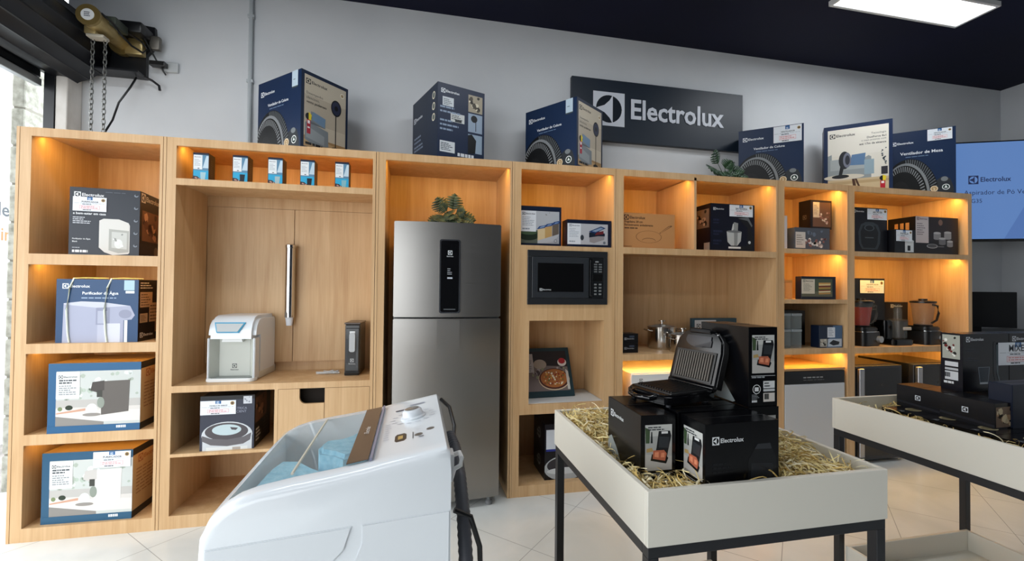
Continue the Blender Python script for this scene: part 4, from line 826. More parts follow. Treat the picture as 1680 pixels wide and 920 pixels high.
mb = MB(); mb.box(-.002, .097, -.002, .212, .325, .336, mat('slim_top', '#4b3f38', .25), .003); mb.build('lid', t)
mb = MB(); rnd = random.Random(4)
for k in range(9): mb.tube([(-.62+.15*rnd.random(), .22+.06*rnd.random(), .794+.014*rnd.random()) for _ in range(4)], .0035, glass_mat('clear_plastic', '#e4e6e6', .6), 6)
tag(mb.build('plastic_bag'), 'crumpled clear plastic bag on the counter left of the slim black purifier', 'plastic bag')
# cup dispenser
t = thing('cup_dispenser', 'vertical chrome tube cup dispenser fixed to the closed doors', 'cup dispenser', (-.808, .355, 1.15))
mb = MB(); mb.lathe([(0, 0), (.030, 0), (.030, .0), (.030, .455), (.033, .457), (.033, .475), (.02, .482), (0, .482)], CHROME, 28); mb.build('tube', t)
MB().box(-.012, .012, .028, .043, .1, .4, BLACKP).build('mounting_bracket', t)
mb = MB(); mb.lathe([(.017, -.055), (.018, -.055), (.025, .0), (.024, .0), (.017, -.053)], mat('cup_white', '#dfe4ec', .5), 24); c_ = mb.build('paper_cup'); c_.location = (-.808, .355, 1.15); tag(c_, 'small white cup sticking out under the chrome cup dispenser', 'cup')
# pots
def pot(x, y, r, h, label):
    t = thing('cooking_pot', label, 'pot', (x, y, .907), 0, 'stainless cooking pots'); t.scale = (1, 1, 1)
    mb = MB(); mb.lathe([(0, 0), (r*.94, 0), (r*.97, .006), (r, .02), (r, h), (r*1.04, h+.004), (r*1.04, h+.006), (r*.97, h+.004), (r*.97, .01), (0, .01)], STEELP, 40); mb.build('body', t)
    mb = MB(); mb.lathe([(r*1.02, h+.007), (r*.98, h+.014), (r*.5, h+.026), (r*.2, h+.029), (0, h+.03)], glass_mat('lid_glass', '#7f8486', .6), 32); mb.lathe([(r*1.03, h+.006), (r*1.03, h+.010), (r*.96, h+.014), (r*.96, h+.010)], STEELP, 40); l_ = mb.build('lid', t)
    mb = MB(); mb.lathe([(0, h+.03), (.008, h+.03), (.007, h+.048), (.026, h+.052), (.026, h+.058), (0, h+.06)], STEELP, 20); mb.build('knob', l_)
    for s in (-1, 1):
        mb = MB(); mb.tube([(s*r*.98, -.035, h-.02), (s*(r+.03), -.032, h-.012), (s*(r+.042), 0, h-.008), (s*(r+.03), .032, h-.012), (s*r*.98, .035, h-.02)], .005, STEELP, 8); mb.build('handle', t)
pot(1.86, .28, .105, .155, 'stainless steel pot with lid at the back of the pot shelf')
pot(1.905, .075, .088, .115, 'smaller stainless steel pot with lid at the front of the pot shelf')
mb = MB(); mb.box(1.60, 1.80, .12, .44, .907, .916, BLACKP, .003); mb.box(1.80, 2.3, .0, .44, .9065, .9072, BLACKP)
# white washer-dryer below
t = thing('front_load_washer', 'white front-loading machine half hidden behind the grill cartons', 'washing machine', (1.475, .03, 0))
mb = MB(); mb.box(0, .60, 0, .47, .01, .775, WHITE, .006); b_ = mb.build('body', t)
mb = MB(); mb.box(.002, .598, -.008, .0, .665, .765, WHITE_P, .002); f = Face(mb, (.002, -.0081, .665), (.596, 0, 0), (0, 0, .1), (0, -1, 0)); f.emblem(.1, .45, .04, '#54585c', '#e2e4e4'); f.lines(.45, .5, .6, .6, 1, '#9aa0a4', .4); f.lines(.62, .3, .75, .7, 3, '#9aa0a4', .3); cp = mb.build('control_panel', t)
mb = MB(); mb.cyl((.50, -.03, .715), (.50, -.008, .715), .026, CHROME, 28); mb.build('knob', cp)
mb = MB(); mb.T = Matrix.Translation((.30, 0, .38)) @ Matrix.Rotation(PI/2, 4, 'X'); mb.lathe([(.20, 0), (.21, .02), (.19, .035), (.165, .03), (.15, .01), (.15, 0)], mat('door_ring_grey', '#b6babd', .3), 40); mb.lathe([(0, .012), (.08, .02), (.15, .012), (.15, .008), (0, .008)], mat('porthole', '#1a1d20', .08), 40); mb.build('porthole_door', t)
# dishwasher
t = thing('dishwasher', 'white dishwasher with black control strip and wooden top', 'dishwasher', (2.712, .006, 0))
o = MB().box(-.002, .545, -.006, .49, .7535, .772, mat('worktop_brown', '#b38a5c', .4), .002).build('worktop', t)
MB().box(.0, .543, .012, .48, .02, .752, mat('dishwasher_body', '#7d8082', .4)).build('body', t)
mb = MB(); mb.box(0, .543, -.004, .011, .655, .750, BLACKG, .002); f = Face(mb, (0, -.0041, .655), (.543, 0, 0), (0, 0, .095), (0, -1, 0)); f.lines(.3, .4, .8, .6, 1, '#85898c', .5, 4); f.lines(.3, .25, .8, .35, 1, '#66696c', .5, 7); mb.build('control_panel', t)
MB().box(0, .543, -.006, .011, .09, .653, mat('dishwasher_white', '#c3c8cd', .3), .004).build('door', t)
# drinks coolers
for x, l_ in ((3.39, 'black drinks cooler with chrome handle, left one under the blender shelf'), (3.97, 'black drinks cooler with chrome handle, right one under the blender shelf')):
    t = thing('drinks_cooler', l_, 'mini fridge', (x, .03, 0), 0, 'drinks coolers under the blender shelf')
    MB().box(0, .46, .045, .47, .02, .772, mat('cooler_black', '#131315', .25), .004).build('cabinet', t)
    mb = MB(); mb.box(0, .46, .0, .04, .03, .768, mat('cooler_frame', '#26262a', .25), .003); mb.box(.07, .44, -.002, .0, .06, .745, mat('cooler_glass', '#0c0b0b', .05)); f = Face(mb, (.07, -.0021, .06), (.37, 0, 0), (0, 0, .685), (0, -1, 0)); f.emblem(.48, .8, .05, '#4a4a4a', '#0c0b0b'); d_ = mb.build('glass_door', t)
    mb = MB(); mb.box(.012, .058, -.03, -.001, .06, .752, mat('cooler_handle', '#a9a9ac', .3, .9), .006); mb.build('handle', d_)
# jars
def jar(x, y, z, s, h, label, m, g, lidm):
    t = thing('storage_jar', label, 'jar', (x, y, z), 0, g)
    mb = MB(); mb.prism(roundrect(-s/2, s/2, -s/2, s/2, .012), .0, h-.02, m, bev=.003); mb.build('glass_body', t)
    mb = MB(); mb.prism(roundrect(-s/2-.002, s/2+.002, -s/2-.002, s/2+.002, .012), h-.02, h, lidm, bev=.003); mb.build('lid', t)
CLEARJ = glass_mat('jar_clear', '#b9c4c4', .22); lidg = mat('jar_lid_clear', '#8f989c', .3)
for i, (x, z) in enumerate(((2.765, .919), (2.865, .919), (2.765, 1.065), (2.865, 1.065))):
    jar(x, .09, z, .09, .144 if z < 1 else .12, 'clear square jar in front of the tall black box, %s' % ('lower left', 'lower right', 'upper left', 'upper right')[i], CLEARJ, 'clear square jars', lidg)
AMB = glass_mat('jar_warm', '#c9b998', .25); wl = mat('bamboo_lid', '#c89a5c', .5)
for i, (x, y, z, h) in enumerate(((2.76, .24, 1.293, .25), (2.845, .24, 1.293, .25), (2.82, .12, 1.293, .15), (2.74, .10, 1.293, .15))):
    jar(x, y, z, .078, h, ('tall clear canister with tan top, back left', 'tall clear canister with tan top, back right', 'short clear canister beside the sandwich photo box', 'short clear canister at the left wall of the narrow unit')[i], AMB, 'clear canisters with tan tops', wl)
# blenders
def blender(x, y, label, red, g='blenders in the right unit'):
    t = thing('blender', label, 'blender', (x, y, .92), math.radians(8), g)
    mb = MB(); mb.prism(roundrect(-.105, .105, -.095, .095, .04), 0, .115, BLACKP, bev=.006, smooth=True); mb.prism(roundrect(-.095, .095, -.085, .085, .04), .115, .15, BLACKP, bev=.008, smooth=True); mb.prism(roundrect(-.104, .104, -.094, .094, .04), .113, .118, CHROME); mb.build('motor_base', t)
    mb = MB(); mb.cyl((.06, -.118, .055), (.06, -.09, .055), .026, mat('dial_silver', '#b5b7b8', .3, .7), 28); mb.build('dial', t)
    mb = MB(); mb.lathe([(.058, .152), (.06, .152), (.083, .345), (.081, .345), (.058, .155)], GLASS, 32)
    mb.lathe([(.0, .152), (.062, .152), (.064, .162), (0, .162)], BLACKP, 32); j = mb.build('jug', t)
    if red: mb = MB(); mb.lathe([(0, .163), (.056, .163), (.073, .31), (0, .312)], mat('red_smoothie', '#c23a22', .35), 32); q = mb.build('juice', t); q['label'] = 'red filling'
    mb = MB(); mb.tube([(.078, -.03, .33), (.115, -.045, .32), (.122, -.048, .26), (.105, -.042, .2), (.066, -.028, .175)], .009, GLASS if red else BLACKP, 8); mb.build('handle', j)
    mb = MB(); mb.lathe([(0, .345), (.088, .345), (.088, .36), (.06, .366), (.03, .366), (.03, .38), (0, .38)], BLACKP, 32); mb.build('lid', t)
blender(3.575, .14, 'black blender with red filling in its jug', True)
blender(4.225, .14, 'black blender with an empty clear jug at the right', False)
t = thing('food_processor', 'black food processor with clear bowl between the two blenders', 'food processor', (3.90, .14, .92))
mb = MB(); mb.prism(roundrect(-.11, .11, -.10, .09, .04), 0, .05, BLACKG, bev=.008, smooth=True); mb.prism(roundrect(-.1, .0, -.02, .09, .03), .05, .2, BLACKG, bev=.008, smooth=True); mb.build('base', t)
mb = MB(); mb.T = Matrix.Translation((.035, -.015, 0)); mb.lathe([(0, .055), (.06, .055), (.068, .19), (.066, .19), (.058, .06), (0, .06)], GLASS, 32); mb.build('bowl', t)
mb = MB(); mb.T = Matrix.Translation((.035, -.015, 0)); mb.lathe([(.07, .19), (.07, .205), (.03, .215), (.03, .3), (.026, .3), (.026, .21), (0, .21)], GLASS, 32); mb.lathe([(0, .3), (.02, .3), (.02, .335), (0, .335)], GLASS, 20); mb.build('lid', t)
mb = MB(); mb.box(.0, .075, -.095, -.08, .125, .15, mat('bowl_grip_white', '#b9b4ac', .4), .005); mb.build('grip', t)

# ================================================================== PLANTS
LEAF = noise_color(mat('monstera_leaf', '#24402c', .45), '#16301f', '#3f5c3e', (30, 30, 30), 3, 1.0)
LEAFD = noise_color(mat('monstera_leaf_dark', '#2d3a26', .5), '#1a2a1b', '#4b5a3c', (30, 30, 30), 3, 1.0)
def monstera(loc, leaves, label, m, name='monstera_plant'):
    t = thing(name, label, 'plant', loc); mb = MB(); st = MB()
    for (base, tip, wd, roll) in leaves:
        b_, p = Vector(base), Vector(tip); ax = p-b_; L = ax.length; ax.normalize()
        side = ax.cross(Vector((0, -1, .3))).normalized(); side = Matrix.Rotation(roll, 3, ax) @ side; up = side.cross(ax)
        n = 6
        for s in (-1, 1):
            for i in range(n):
                u0, u1 = i/n, (i+.5)/n
                wf = lambda u: wd*1.3*(.35+.65*math.sin(PI*min(1, (u*.8+.22))))*(1 if u < .8 else (1.02-u)/.22*.9+.1)
                def q(u, k): return b_+ax*(u*L)+side*(s*k*wf(u))+ax*(k*.18*L*(1-u))+up*(.25*wd*(k*k)-.2*wd*u*u)*(-1)
                mb.add([q(u0, 0), q(u1+.1, 0), q(u1+.06, .55), q(u1, 1), q(u0+.03, .95), q(u0, .5)], [(0, 1, 2, 5), (5, 2, 3, 4)], m, True)
        st.tube([(0, 0, 0), b_*.5+Vector((0, 0, .01)), b_, b_+ax*L*.9], .0022, m, 5)
    o = mb.build('leaves', t); md = o.modifiers.new('thick', 'SOLIDIFY'); md.thickness = .0012
    st.build('stems', t)
    pm = MB(); pm.lathe([(0, 0), (.02, 0), (.022, .02), (0, .02)], BLACKP, 16); pm.build('base', t)
monstera((.215, .08, 1.752), [((-.04, 0, .10), (-.085, -.02, .185), .05, .1), ((.02, -.01, .11), (.03, -.01, .215), .048, 0), ((-.05, -.02, .07), (-.14, -.05, .0), .042, .3), ((-.01, -.03, .06), (-.03, -.08, -.0), .04, 0), ((.05, -.02, .07), (.13, -.05, .01), .04, -.3), ((.05, .0, .1), (.17, -.02, .04), .04, -.2), ((-.03, .0, .09), (-.0, -.06, .06), .045, .2), ((.03, -.03, .06), (.055, -.08, .01), .035, 0), ((-.02, -.02, .10), (-.07, -.05, .14), .042, -.1), ((.04, -.01, .09), (.10, -.04, .10), .045, .1), ((-.06, -.02, .06), (-.10, -.07, .02), .04, .2), ((.0, -.03, .08), (.01, -.08, .03), .042, .1), ((.07, -.02, .06), (.15, -.07, .015), .036, -.1)],
         'dark artificial monstera plant standing on top of the fridge', LEAFD)
monstera((2.27, .10, ZT), [((-.06, 0, .12), (-.11, -.03, .215), .05, .1), ((-.08, 0, .08), (-.16, -.04, .06), .05, .2), ((-.04, -.03, .05), (-.07, -.08, .0), .045, 0), ((.02, -.02, .07), (.05, -.08, .02), .045, 0), ((.04, -.02, .08), (.13, -.05, .06), .05, -.2), ((.06, -.02, .06), (.12, -.1, -.0), .045, -.2), ((.0, 0, .09), (.03, -.04, .14), .045, 0), ((-.02, -.03, .06), (-.02, -.09, .0), .05, 0), ((-.05, -.02, .06), (-.12, -.06, .02), .045, .2), ((.03, -.03, .07), (.09, -.09, .04), .05, -.1), ((.01, -.03, .08), (.02, -.08, .09), .045, 0)],
         'green artificial monstera plant on top of the shelves right of the wall sign', LEAF)

# ================================================================== TOP-LOAD WASHER (foreground)
t = thing('top_load_washer', 'white top-loading washing machine with blue foam seen through its glass lid', 'washing machine', (0, 0, 0))
YN, YF = -1.835, -1.296
PR = [(-.428, .70), (-.430, .80), (-.428, .842), (-.411, .879), (-.383, .902), (-.355, .918), (-.32, .929), (-.25, .942), (-.17, .953), (-.10, .965), (-.055, .975), (.0, .985), (.05, .995), (.075, 1.000), (.083, .992), (.085, .97), (.085, .70)]
def prof_pt(i, y):
    # rounded shoulders towards both long sides
    x, z = PR[i]; e = min(y-YN, YF-y); r = .022
    k = 0 if e >= r else (1-math.sqrt(max(0, 1-((r-e)/r)**2)))*r
    cx, cz = -.15, .70
    if z > .93 or x > -.3: return (x, y, z-k if z > .75 else z)
    return (x+k*.7+(.010*math.exp(-e/.03) if x < -.39 else 0), y, z-k*.6 if z > .75 else z)
ys = [YN, YN+.002, YN+.006, YN+.012, YN+.022, YN+.052, YN+.12]+[YN+.2, YN+.27, YN+.34]+[YF-.13, YF-.052, YF-.022, YF-.012, YF-.006, YF-.002, YF]
mb = MB(); vs = [prof_pt(i, y) for y in ys for i in range(len(PR))]; NP = len(PR); fs = []
def in_win(j, i): return 5 <= j < 11 and 4 <= i < 9
for j in range(len(ys)-1):
    for i in range(NP-1):
        if not in_win(j, i): fs.append((j*NP+i, j*NP+i+1, (j+1)*NP+i+1, (j+1)*NP+i))
fs.append(tuple(range(NP))); fs.append(tuple(range((len(ys)-1)*NP, len(ys)*NP)))
mb.add(vs, fs, WHITE, True)
# rim of the opening, going down into the tub
yw0, yw1 = ys[5], ys[11]; xw0, xw1 = PR[4][0], PR[9][0]
rim = [(PR[i][0], yw0, PR[i][1]) for i in range(4, 10)]+[(PR[i][0], yw1, PR[i][1]) for i in range(9, 3, -1)]
low = [(x*.98, y, .70) for x, y, z in rim]; n_ = len(rim)
mb.add(rim+low, [(i, (i+1) % n_, n_+(i+1) % n_, n_+i) for i in range(n_)], WHITE_P)
top_cover = mb.build('top_cover', t)
mb = MB(); mb.box(-.415, .080, YN+.006, YF-.006, .03, .702, WHITE, .01)
mb.prism([(-.405, .03), (-.405, .828), (-.125, .848), (-.14, .80), (-.20, .74), (-.23, .66), (-.23, .03)], 0, .008, WHITE, XZ(YN-.0035), bev=.002)
mb.prism([(-.105, .849), (.083, .863), (.083, .03), (-.16, .03), (-.16, .66), (-.13, .75), (-.105, .81)], 0, .008, WHITE, XZ(YN-.0025), bev=.002)
for x in (-.36, .02):
    for y in (YN+.06, YF-.06): mb.cyl((x, y, 0), (x, y, .035), .02, BLACKP, 14)
mb.build('cabinet', t)
mb = MB(); mb.T = Matrix.Translation((-.235, (yw0+yw1)/2, 0)); mb.lathe([(.11, .703), (.175, .712), (.18, .705), (.11, .70)], mat('tub_ring_grey', '#6a5a50', .4), 40); mb.lathe([(0, .7025), (.112, .7025)], mat('tub_hole_shade', '#2b2725', .5), 40); mb.build('tub', t)  # dark disc paints the shade of the open tub hole
# glass lid following the slope
mb = MB(); LG = glass_mat('washer_lid_glass', '#aab4b8', .13); vs = []; 
for j, y in enumerate((yw0-.006, yw1+.006)):
    for i in range(4, 10): vs.append((PR[i][0]-(.004 if i == 4 else 0), y, PR[i][1]+.0015))
mb.add(vs, [(k, k+1, 7+k, 6+k) for k in range(5)], LG); lid = mb.build('glass_lid', t); md = lid.modifiers.new('thick', 'SOLIDIFY'); md.thickness = .003; md.offset = 1
mb = MB(); SM = mat('lid_band_brown', '#54463c', .2)
def onslope(x): 
    for i in range(4, 13):
        (xa, za), (xb, zb) = PR[i], PR[i+1]
        if xa <= x <= xb: return za+(zb-za)*(x-xa)/(xb-xa)
    return .99
def slab(x0, x1, y0, y1, h0, h1, m):
    mb.add([(x, y, onslope(x)+h) for x in (x0, x1) for y in (y0, y1) for h in (h0, h1)], [(0, 1, 3, 2), (4, 6, 7, 5), (0, 4, 5, 1), (2, 3, 7, 6), (0, 2, 6, 4), (1, 5, 7, 3)], m)
slab(-.145, -.098, yw0-.006, yw1+.006, .0045, .0065, SM); b_ = mb.build('lid_band', lid); b_['label'] = 'brown band with small lettering along the lid'
mb = MB(); v_, f_, a_ = text_mesh('Electrolux'); mb.add([(-.127+.012*(1-y)*1.0, -1.60+x*.06, onslope(-.12)+.008) for x, y in v_], f_, ink('#cfc8c0')); mb.build('lettering', b_)
mb = MB(); slab(-.095, -.089, yw0-.01, yw1+.01, .001, .008, mat('lid_hinge_strip', '#7d7f92', .3)); mb.build('hinge_strip', lid)
# dial and display
def on(x, y, h=0): return Vector((x, y, onslope(x)+h))
nrm = Vector((-.19, 0, 1)).normalized(); Q = nrm.to_track_quat('Z', 'Y').to_matrix().to_4x4()
mb = MB(); mb.lathe([(0, 0), (.036, 0), (.036, .004), (.030, .007), (.027, .020), (.022, .024), (0, .025)], mat('dial_white', '#d6dbe0', .25), 36, Matrix.Translation(on(.0, -1.52)) @ Q)
mb.lathe([(0, .0252), (.02, .0252), (.018, .026), (0, .026)], mat('dial_face', '#9a9a98', .25, .6), 30, Matrix.Translation(on(.0, -1.52)) @ Q); mb.build('dial', t)
mb = MB(); F = Face(mb, on(-.085, -1.72, .0006), (.15, 0, .15*.19), (0, .36, 0), nrm, .3)
F.poly([(.30, .03), (.42, .03), (.46, .06), (.46, .16), (.42, .19), (.30, .19), (.27, .16), (.27, .06)], '#4a453f'); F.rect(.32, .08, .40, .15, '#b59a5c')
F.circ(.66, .09, .07, '#6d675f'); F.circ(.86, .16, .07, '#6d675f'); F.rect(.56, .03, .575, .17, '#5d6066')
for k in range(14):
    a = 2*PI*k/14; F.rect(.57+.38*math.cos(a)-.05, .555+.16*math.sin(a)-.004, .57+.38*math.cos(a)+.05, .555+.16*math.sin(a)+.004, '#8b90a0')
F.rect(.22, .80, .44, .83, '#4a5068'); F.rect(.5, .9, .8, .93, '#8b90a0'); F.lines(.08, .1, .2, .5, 8, '#8b90a0', .2); F.rect(.66, .02, .74, .04, '#7d828c'); mb.build('control_print', t)
HOSE = mat('drain_hose_grey', '#3d3f46', .5)
mb = MB(); pts = [(.105, -1.50, .92), (.118, -1.56, .90), (.122, -1.66, .86), (.124, -1.74, .80), (.126, -1.80, .70), (.128, -1.82, .5), (.13, -1.8, .2)]
P2 = []; 
for a, b in zip(pts, pts[1:]):
    for k in range(14): P2.append(tuple(Vector(a).lerp(Vector(b), k/14)))
mb.tube(P2, [.016+.0018*(i % 2) for i in range(len(P2))], HOSE, 12); mb.build('drain_hose', t)
mb = MB(); mb.tube([(.10, -1.70, .935), (.115, -1.715, .945), (.118, -1.735, .94), (.115, -1.745, .925), (.10, -1.74, .915), (.09, -1.75, .89)], .006, WHITE_P, 8); mb.box(.085, .1, -1.74, -1.69, .90, .95, WHITE_P, .003); mb.build('hose_clip', t)
mb = MB(); mb.tube([(.09, -1.33, .985), (.115, -1.38, .97), (.125, -1.45, .93), (.118, -1.5, .90)], .006, BLACKP, 8); mb.build('power_cord', t); mb = MB(); mb.tube([(.10, -1.75, .82), (.14, -1.75, .80), (.165, -1.74, .72), (.17, -1.74, .6), (.15, -1.74, .4)], .007, BLACKP, 8); mb.build('water_hose', t)
# packing foam inside
FOAM = noise_color(mat('blue_foam', '#8cc4d8', .9), '#7fbbd2', '#a0d2e2', (60, 60, 60), 3, 1.0, .4)
mb = MB()
mb.prism([(-.365, -1.72), (-.30, -1.745), (-.22, -1.70), (-.16, -1.69), (-.15, -1.655), (-.21, -1.64), (-.25, -1.60), (-.29, -1.55), (-.345, -1.54), (-.36, -1.60)], .715, .893, FOAM, bev=.012, seg=3, smooth=True)
o = mb.build('foam_block'); tag(o, 'low wavy light blue foam block at the left inside the washer', 'packing foam', 'blue foam blocks')
mb = MB()
mb.prism([(-.20, -1.63), (-.17, -1.66), (-.12, -1.64), (-.118, -1.60), (-.13, -1.56), (-.118, -1.52), (-.13, -1.49), (-.16, -1.47), (-.175, -1.50), (-.195, -1.52), (-.235, -1.53), (-.245, -1.57), (-.235, -1.61)], .715, .936, FOAM, bev=.010, seg=3, smooth=True)
mb.prism([(-.13, -1.46), (-.105, -1.47), (-.103, -1.39), (-.14, -1.37)], .715, .88, FOAM, bev=.008, smooth=True)
o = mb.build('foam_block'); tag(o, 'tall lobed light blue foam block at the right inside the washer', 'packing foam', 'blue foam blocks')
mb = MB(); mb.tube([(-.262, -1.765, .9415), (-.262, -1.60, .9425), (-.262, -1.42, .9425), (-.262, -1.352, .9415)], .0035, ink('#d9d4c2', .3), 6); o = mb.build('tape_strip', lid); o['label'] = 'cream tape strip across the glass'

# ================================================================== DISPLAY TABLES
def table(X0, X1, Y0, Y1, label):
    ht, hs, th = .85, .142, .015
    t = thing('display_table', label, 'display table', (X0, Y0, 0), 0, None); W_, D_ = X1-X0, Y1-Y0
    def tray(z0, z1, name, x0, x1, y0, y1):
        mb = MB(); mb.box(x0, x1, y0, y0+th, z0, z1, TRAYW, .0015, seg=1); mb.box(x0, x1, y1-th, y1, z0, z1, TRAYW, .0015, seg=1)
        mb.box(x0, x0+th, y0+th, y1-th, z0, z1, TRAYW, .0015, seg=1); mb.box(x1-th, x1, y0+th, y1-th, z0, z1, TRAYW, .0015, seg=1)
        mb.box(x0+th, x1-th, y0+th, y1-th, z0, z0+th, TRAYW); return mb.build(name, t)
    tray(ht-hs, ht, 'tray', 0, W_, 0, D_)
    s = .03; zf = ht-hs; e = .004
    mb = MB()
    mb.box(e, W_-e, e, e+s, zf-s, zf, BLACKM, .001, seg=1); mb.box(e, W_-e, D_-e-s, D_-e, zf-s, zf, BLACKM, .001, seg=1)
    mb.box(e, e+s, e+s, D_-e-s, zf-s, zf, BLACKM); mb.box(W_-e-s, W_-e, e+s, D_-e-s, zf-s, zf, BLACKM)
    mb.build('frame', t)
    for y in (e+s*.2, D_-e-s*.8): MB().box(e+s, W_-e-s, y, y+s*.6, .04, .055, BLACKM).build('stretcher', t)
    for x in (e, W_-e-s):
        for y in (e, D_-e-s): MB().box(x, x+s, y, y+s, 0, zf-s, BLACKM, .001, seg=1).build('leg', t)
    tray(.055, .165, 'lower_tray', e+s+.002, W_-e-s-.002, e+s+.002, D_-e-s-.002)
    return t
table(.58, 1.336, -1.812, -1.041, 'white tray table on black legs holding the grill cartons and straw')
table(1.958, 2.775, -1.86, -1.07, 'white tray table on black legs at the right edge holding hand mixer cartons')

def straw(x0, x1, y0, y1, zf, n, label, seed, avoid=()):
    mb = MB(); rnd = random.Random(seed); S = [mat('straw_%d' % i, c, .7) for i, c in enumerate(('#efdfa4', '#dcc582', '#f6ebc6', '#c9ab66'))]
    k = 0
    while k < n:
        x, y = rnd.uniform(x0, x1), rnd.uniform(y0, y1)
        if any(a < x < b and c < y < d for a, b, c, d in avoid): continue
        k += 1
        z = zf(x, y)+rnd.uniform(-.03, .012); a = rnd.uniform(0, 2*PI); L = rnd.uniform(.04, .10); cur = rnd.uniform(-2.5, 2.5); el = rnd.uniform(-.3, .75); wd = rnd.uniform(.0012, .0024)
        if rnd.random() < .05: el = 1.1
        p = Vector((x, y, z)); pts = []
        for i in range(6):
            pts.append(p.copy()); dd_ = Vector((math.cos(a)*math.cos(el), math.sin(a)*math.cos(el), math.sin(el))); p = p+dd_*L/5; a += cur/5+rnd.uniform(-.3, .3); el -= .28
            p.x = min(x1+.004, max(x0-.004, p.x)); p.y = min(y1+.004, max(y0-.004, p.y))
        vs = []
        for i, q in enumerate(pts):
            s = Vector((math.sin(a+i*.4)*wd, -math.cos(a+i*.4)*wd, wd*.6)); vs += [q-s, q+s]
        mb.add(vs, [(2*i, 2*i+1, 2*i+3, 2*i+2) for i in range(5)], S[k % 4])
    mb.raw = True; o = mb.build('straw_filling'); tag(o, label, 'straw', kind='stuff'); return o
def zf1(x, y):
    b = .822+.014*math.sin(x*23+1)*math.cos(y*19)
    if y > -1.3 and x < .85: b += .015
    if x > 1.05: b += .02*math.exp(-((x-1.15)**2+(y+1.55)**2)/.02)
    if x > 1.25: b -= .04*(x-1.25)/.08
    return b
straw(.605, 1.312, -1.787, -1.066, zf1, 9000, 'pale shredded wood straw filling the tray around the grill cartons', 3, ((.632, .752, -1.675, -1.425), (.762, 1.01, -1.78, -1.42), (1.01, 1.125, -1.65, -1.40)))
straw(1.985, 2.75, -1.835, -1.095, lambda x, y: .79+.01*math.sin(x*20)*math.cos(y*17)-(.05 if x > 2.12 and y < -1.1 else 0)*0, 2600, 'pale wood straw filling the tray around the hand mixer cartons', 9, ((2.13, 2.74, -1.84, -1.14),))
MBK = '#0a0b0f'
G1 = 'black sandwich maker cartons on the near table'
Z1 = .725
carton('grill_carton', 'black sandwich maker carton at the left with torn top edge and a grill photo', 'box', (.638, -1.668, Z1), -2, (.107, .238, .272), MBK, {'front': grill_narrow, 'left': lambda f: grill_wide(f, True)}, .22, G1)
carton('grill_carton', 'black sandwich maker carton in front with white Electrolux lettering', 'box', (.769, -1.776, Z1), 1.5, (.237, .107, .272), MBK, {'left': grill_narrow, 'front': grill_wide, 'top': lambda f: (f.rect(0, 0, 1, 1, MBK), f.poly([(.35, .4), (.5, .3), (.65, .4), (.6, .6), (.4, .6)], '#17191d'))}, .22, G1)
carton('grill_carton', 'black sandwich maker carton directly behind the front one, under the open grill', 'box', (.765, -1.655, Z1), 0, (.237, .107, .272), MBK, {'front': grill_wide}, .22, G1)
carton('grill_carton', 'black sandwich maker carton at the back under the open grill', 'box', (.765, -1.535, Z1), 0, (.237, .107, .272), MBK, {'front': grill_wide}, .22, G1)
carton('grill_carton', 'black sandwich maker carton carrying the upright top carton', 'box', (1.015, -1.645, Z1), 0, (.107, .238, .272), MBK, {'front': grill_narrow}, .22, G1)
carton('grill_carton', 'black sandwich maker carton standing highest, right behind the open grill lid', 'box', (1.017, -1.640, Z1+.272), 0, (.104, .235, .248), MBK, {'front': grill_narrow, 'left': lambda f: grill_wide(f, True)}, .22, G1)

# open sandwich maker on the cartons
GZ = Z1+.272
t = thing('sandwich_maker', 'open black sandwich maker with ribbed plate lying on the black cartons', 'sandwich maker', (.83, -1.50, GZ), math.radians(14)); t.scale = (.9, .9, .9)
W_ = .235
mb = MB(); outl = [(-.125, -.045), (-.115, -.09), (-.08, -.112), (.10, -.112), (.118, -.1), (.118, .1), (.10, .112), (-.08, .112), (-.115, .09), (-.125, .045)]
mb.prism(outl, .008, .042, BLACKG, bev=.007, smooth=True, seg=3)
for x in (-.09, .09):
    for y in (-.085, .085): mb.cyl((x, y, 0), (x, y, .012), .009, DARKG, 12)
base = mb.build('base', t)
mb = MB(); mb.box(-.085, .095, -.092, .092, .040, .045, mat('nonstick_plate', '#1b1b1c', .35), .002)
for k in range(14): y = -.082+k*.0126; mb.box(-.075, .085, y-.0022, y+.0022, .045, .0495, mat('nonstick_plate', '#1b1b1c', .35))
mb.build('lower_plate', t)
mb = MB(); mb.tube([(-.118, -.055, .03), (-.14, -.05, .026), (-.152, 0, .024), (-.14, .05, .026), (-.118, .055, .03)], .009, BLACKG, 10); mb.build('lower_handle', t)
LT = Matrix.Translation((.118, 0, .045)) @ Matrix.Rotation(math.radians(17), 4, 'Y')     # local: lid stands along +z, inside faces -x
mb = MB(); mb.T = LT @ Matrix(((0, 0, 1, 0), (1, 0, 0, 0), (0, 1, 0, 0), (0, 0, 0, 1)))
lo = [(-.112, .0), (.112, .0), (.112, .13), (.104, .172), (.08, .20), (.055, .206), (-.055, .206), (-.08, .20), (-.104, .172), (-.112, .13)]
mb.prism(lo, -.012, .03, BLACKG, bev=.007, smooth=True, seg=3); mb.build('lid', t)
mb = MB(); mb.T = LT; PLM = mat('ribbed_plate', '#5b5650', .38, .5)
mb.box(-.016, -.012, -.092, .092, .012, .128, mat('plate_frame', '#1d1c1b', .3), .001)
for k in range(15): y = -.078+k*.0111; mb.box(-.022, -.016, y-.0032, y+.0032, .02, .12, PLM, .0012, seg=1)
mb.build('upper_plate', t)
mb = MB(); mb.T = LT @ Matrix(((0, 0, 1, 0), (1, 0, 0, 0), (0, 1, 0, 0), (0, 0, 0, 1)))
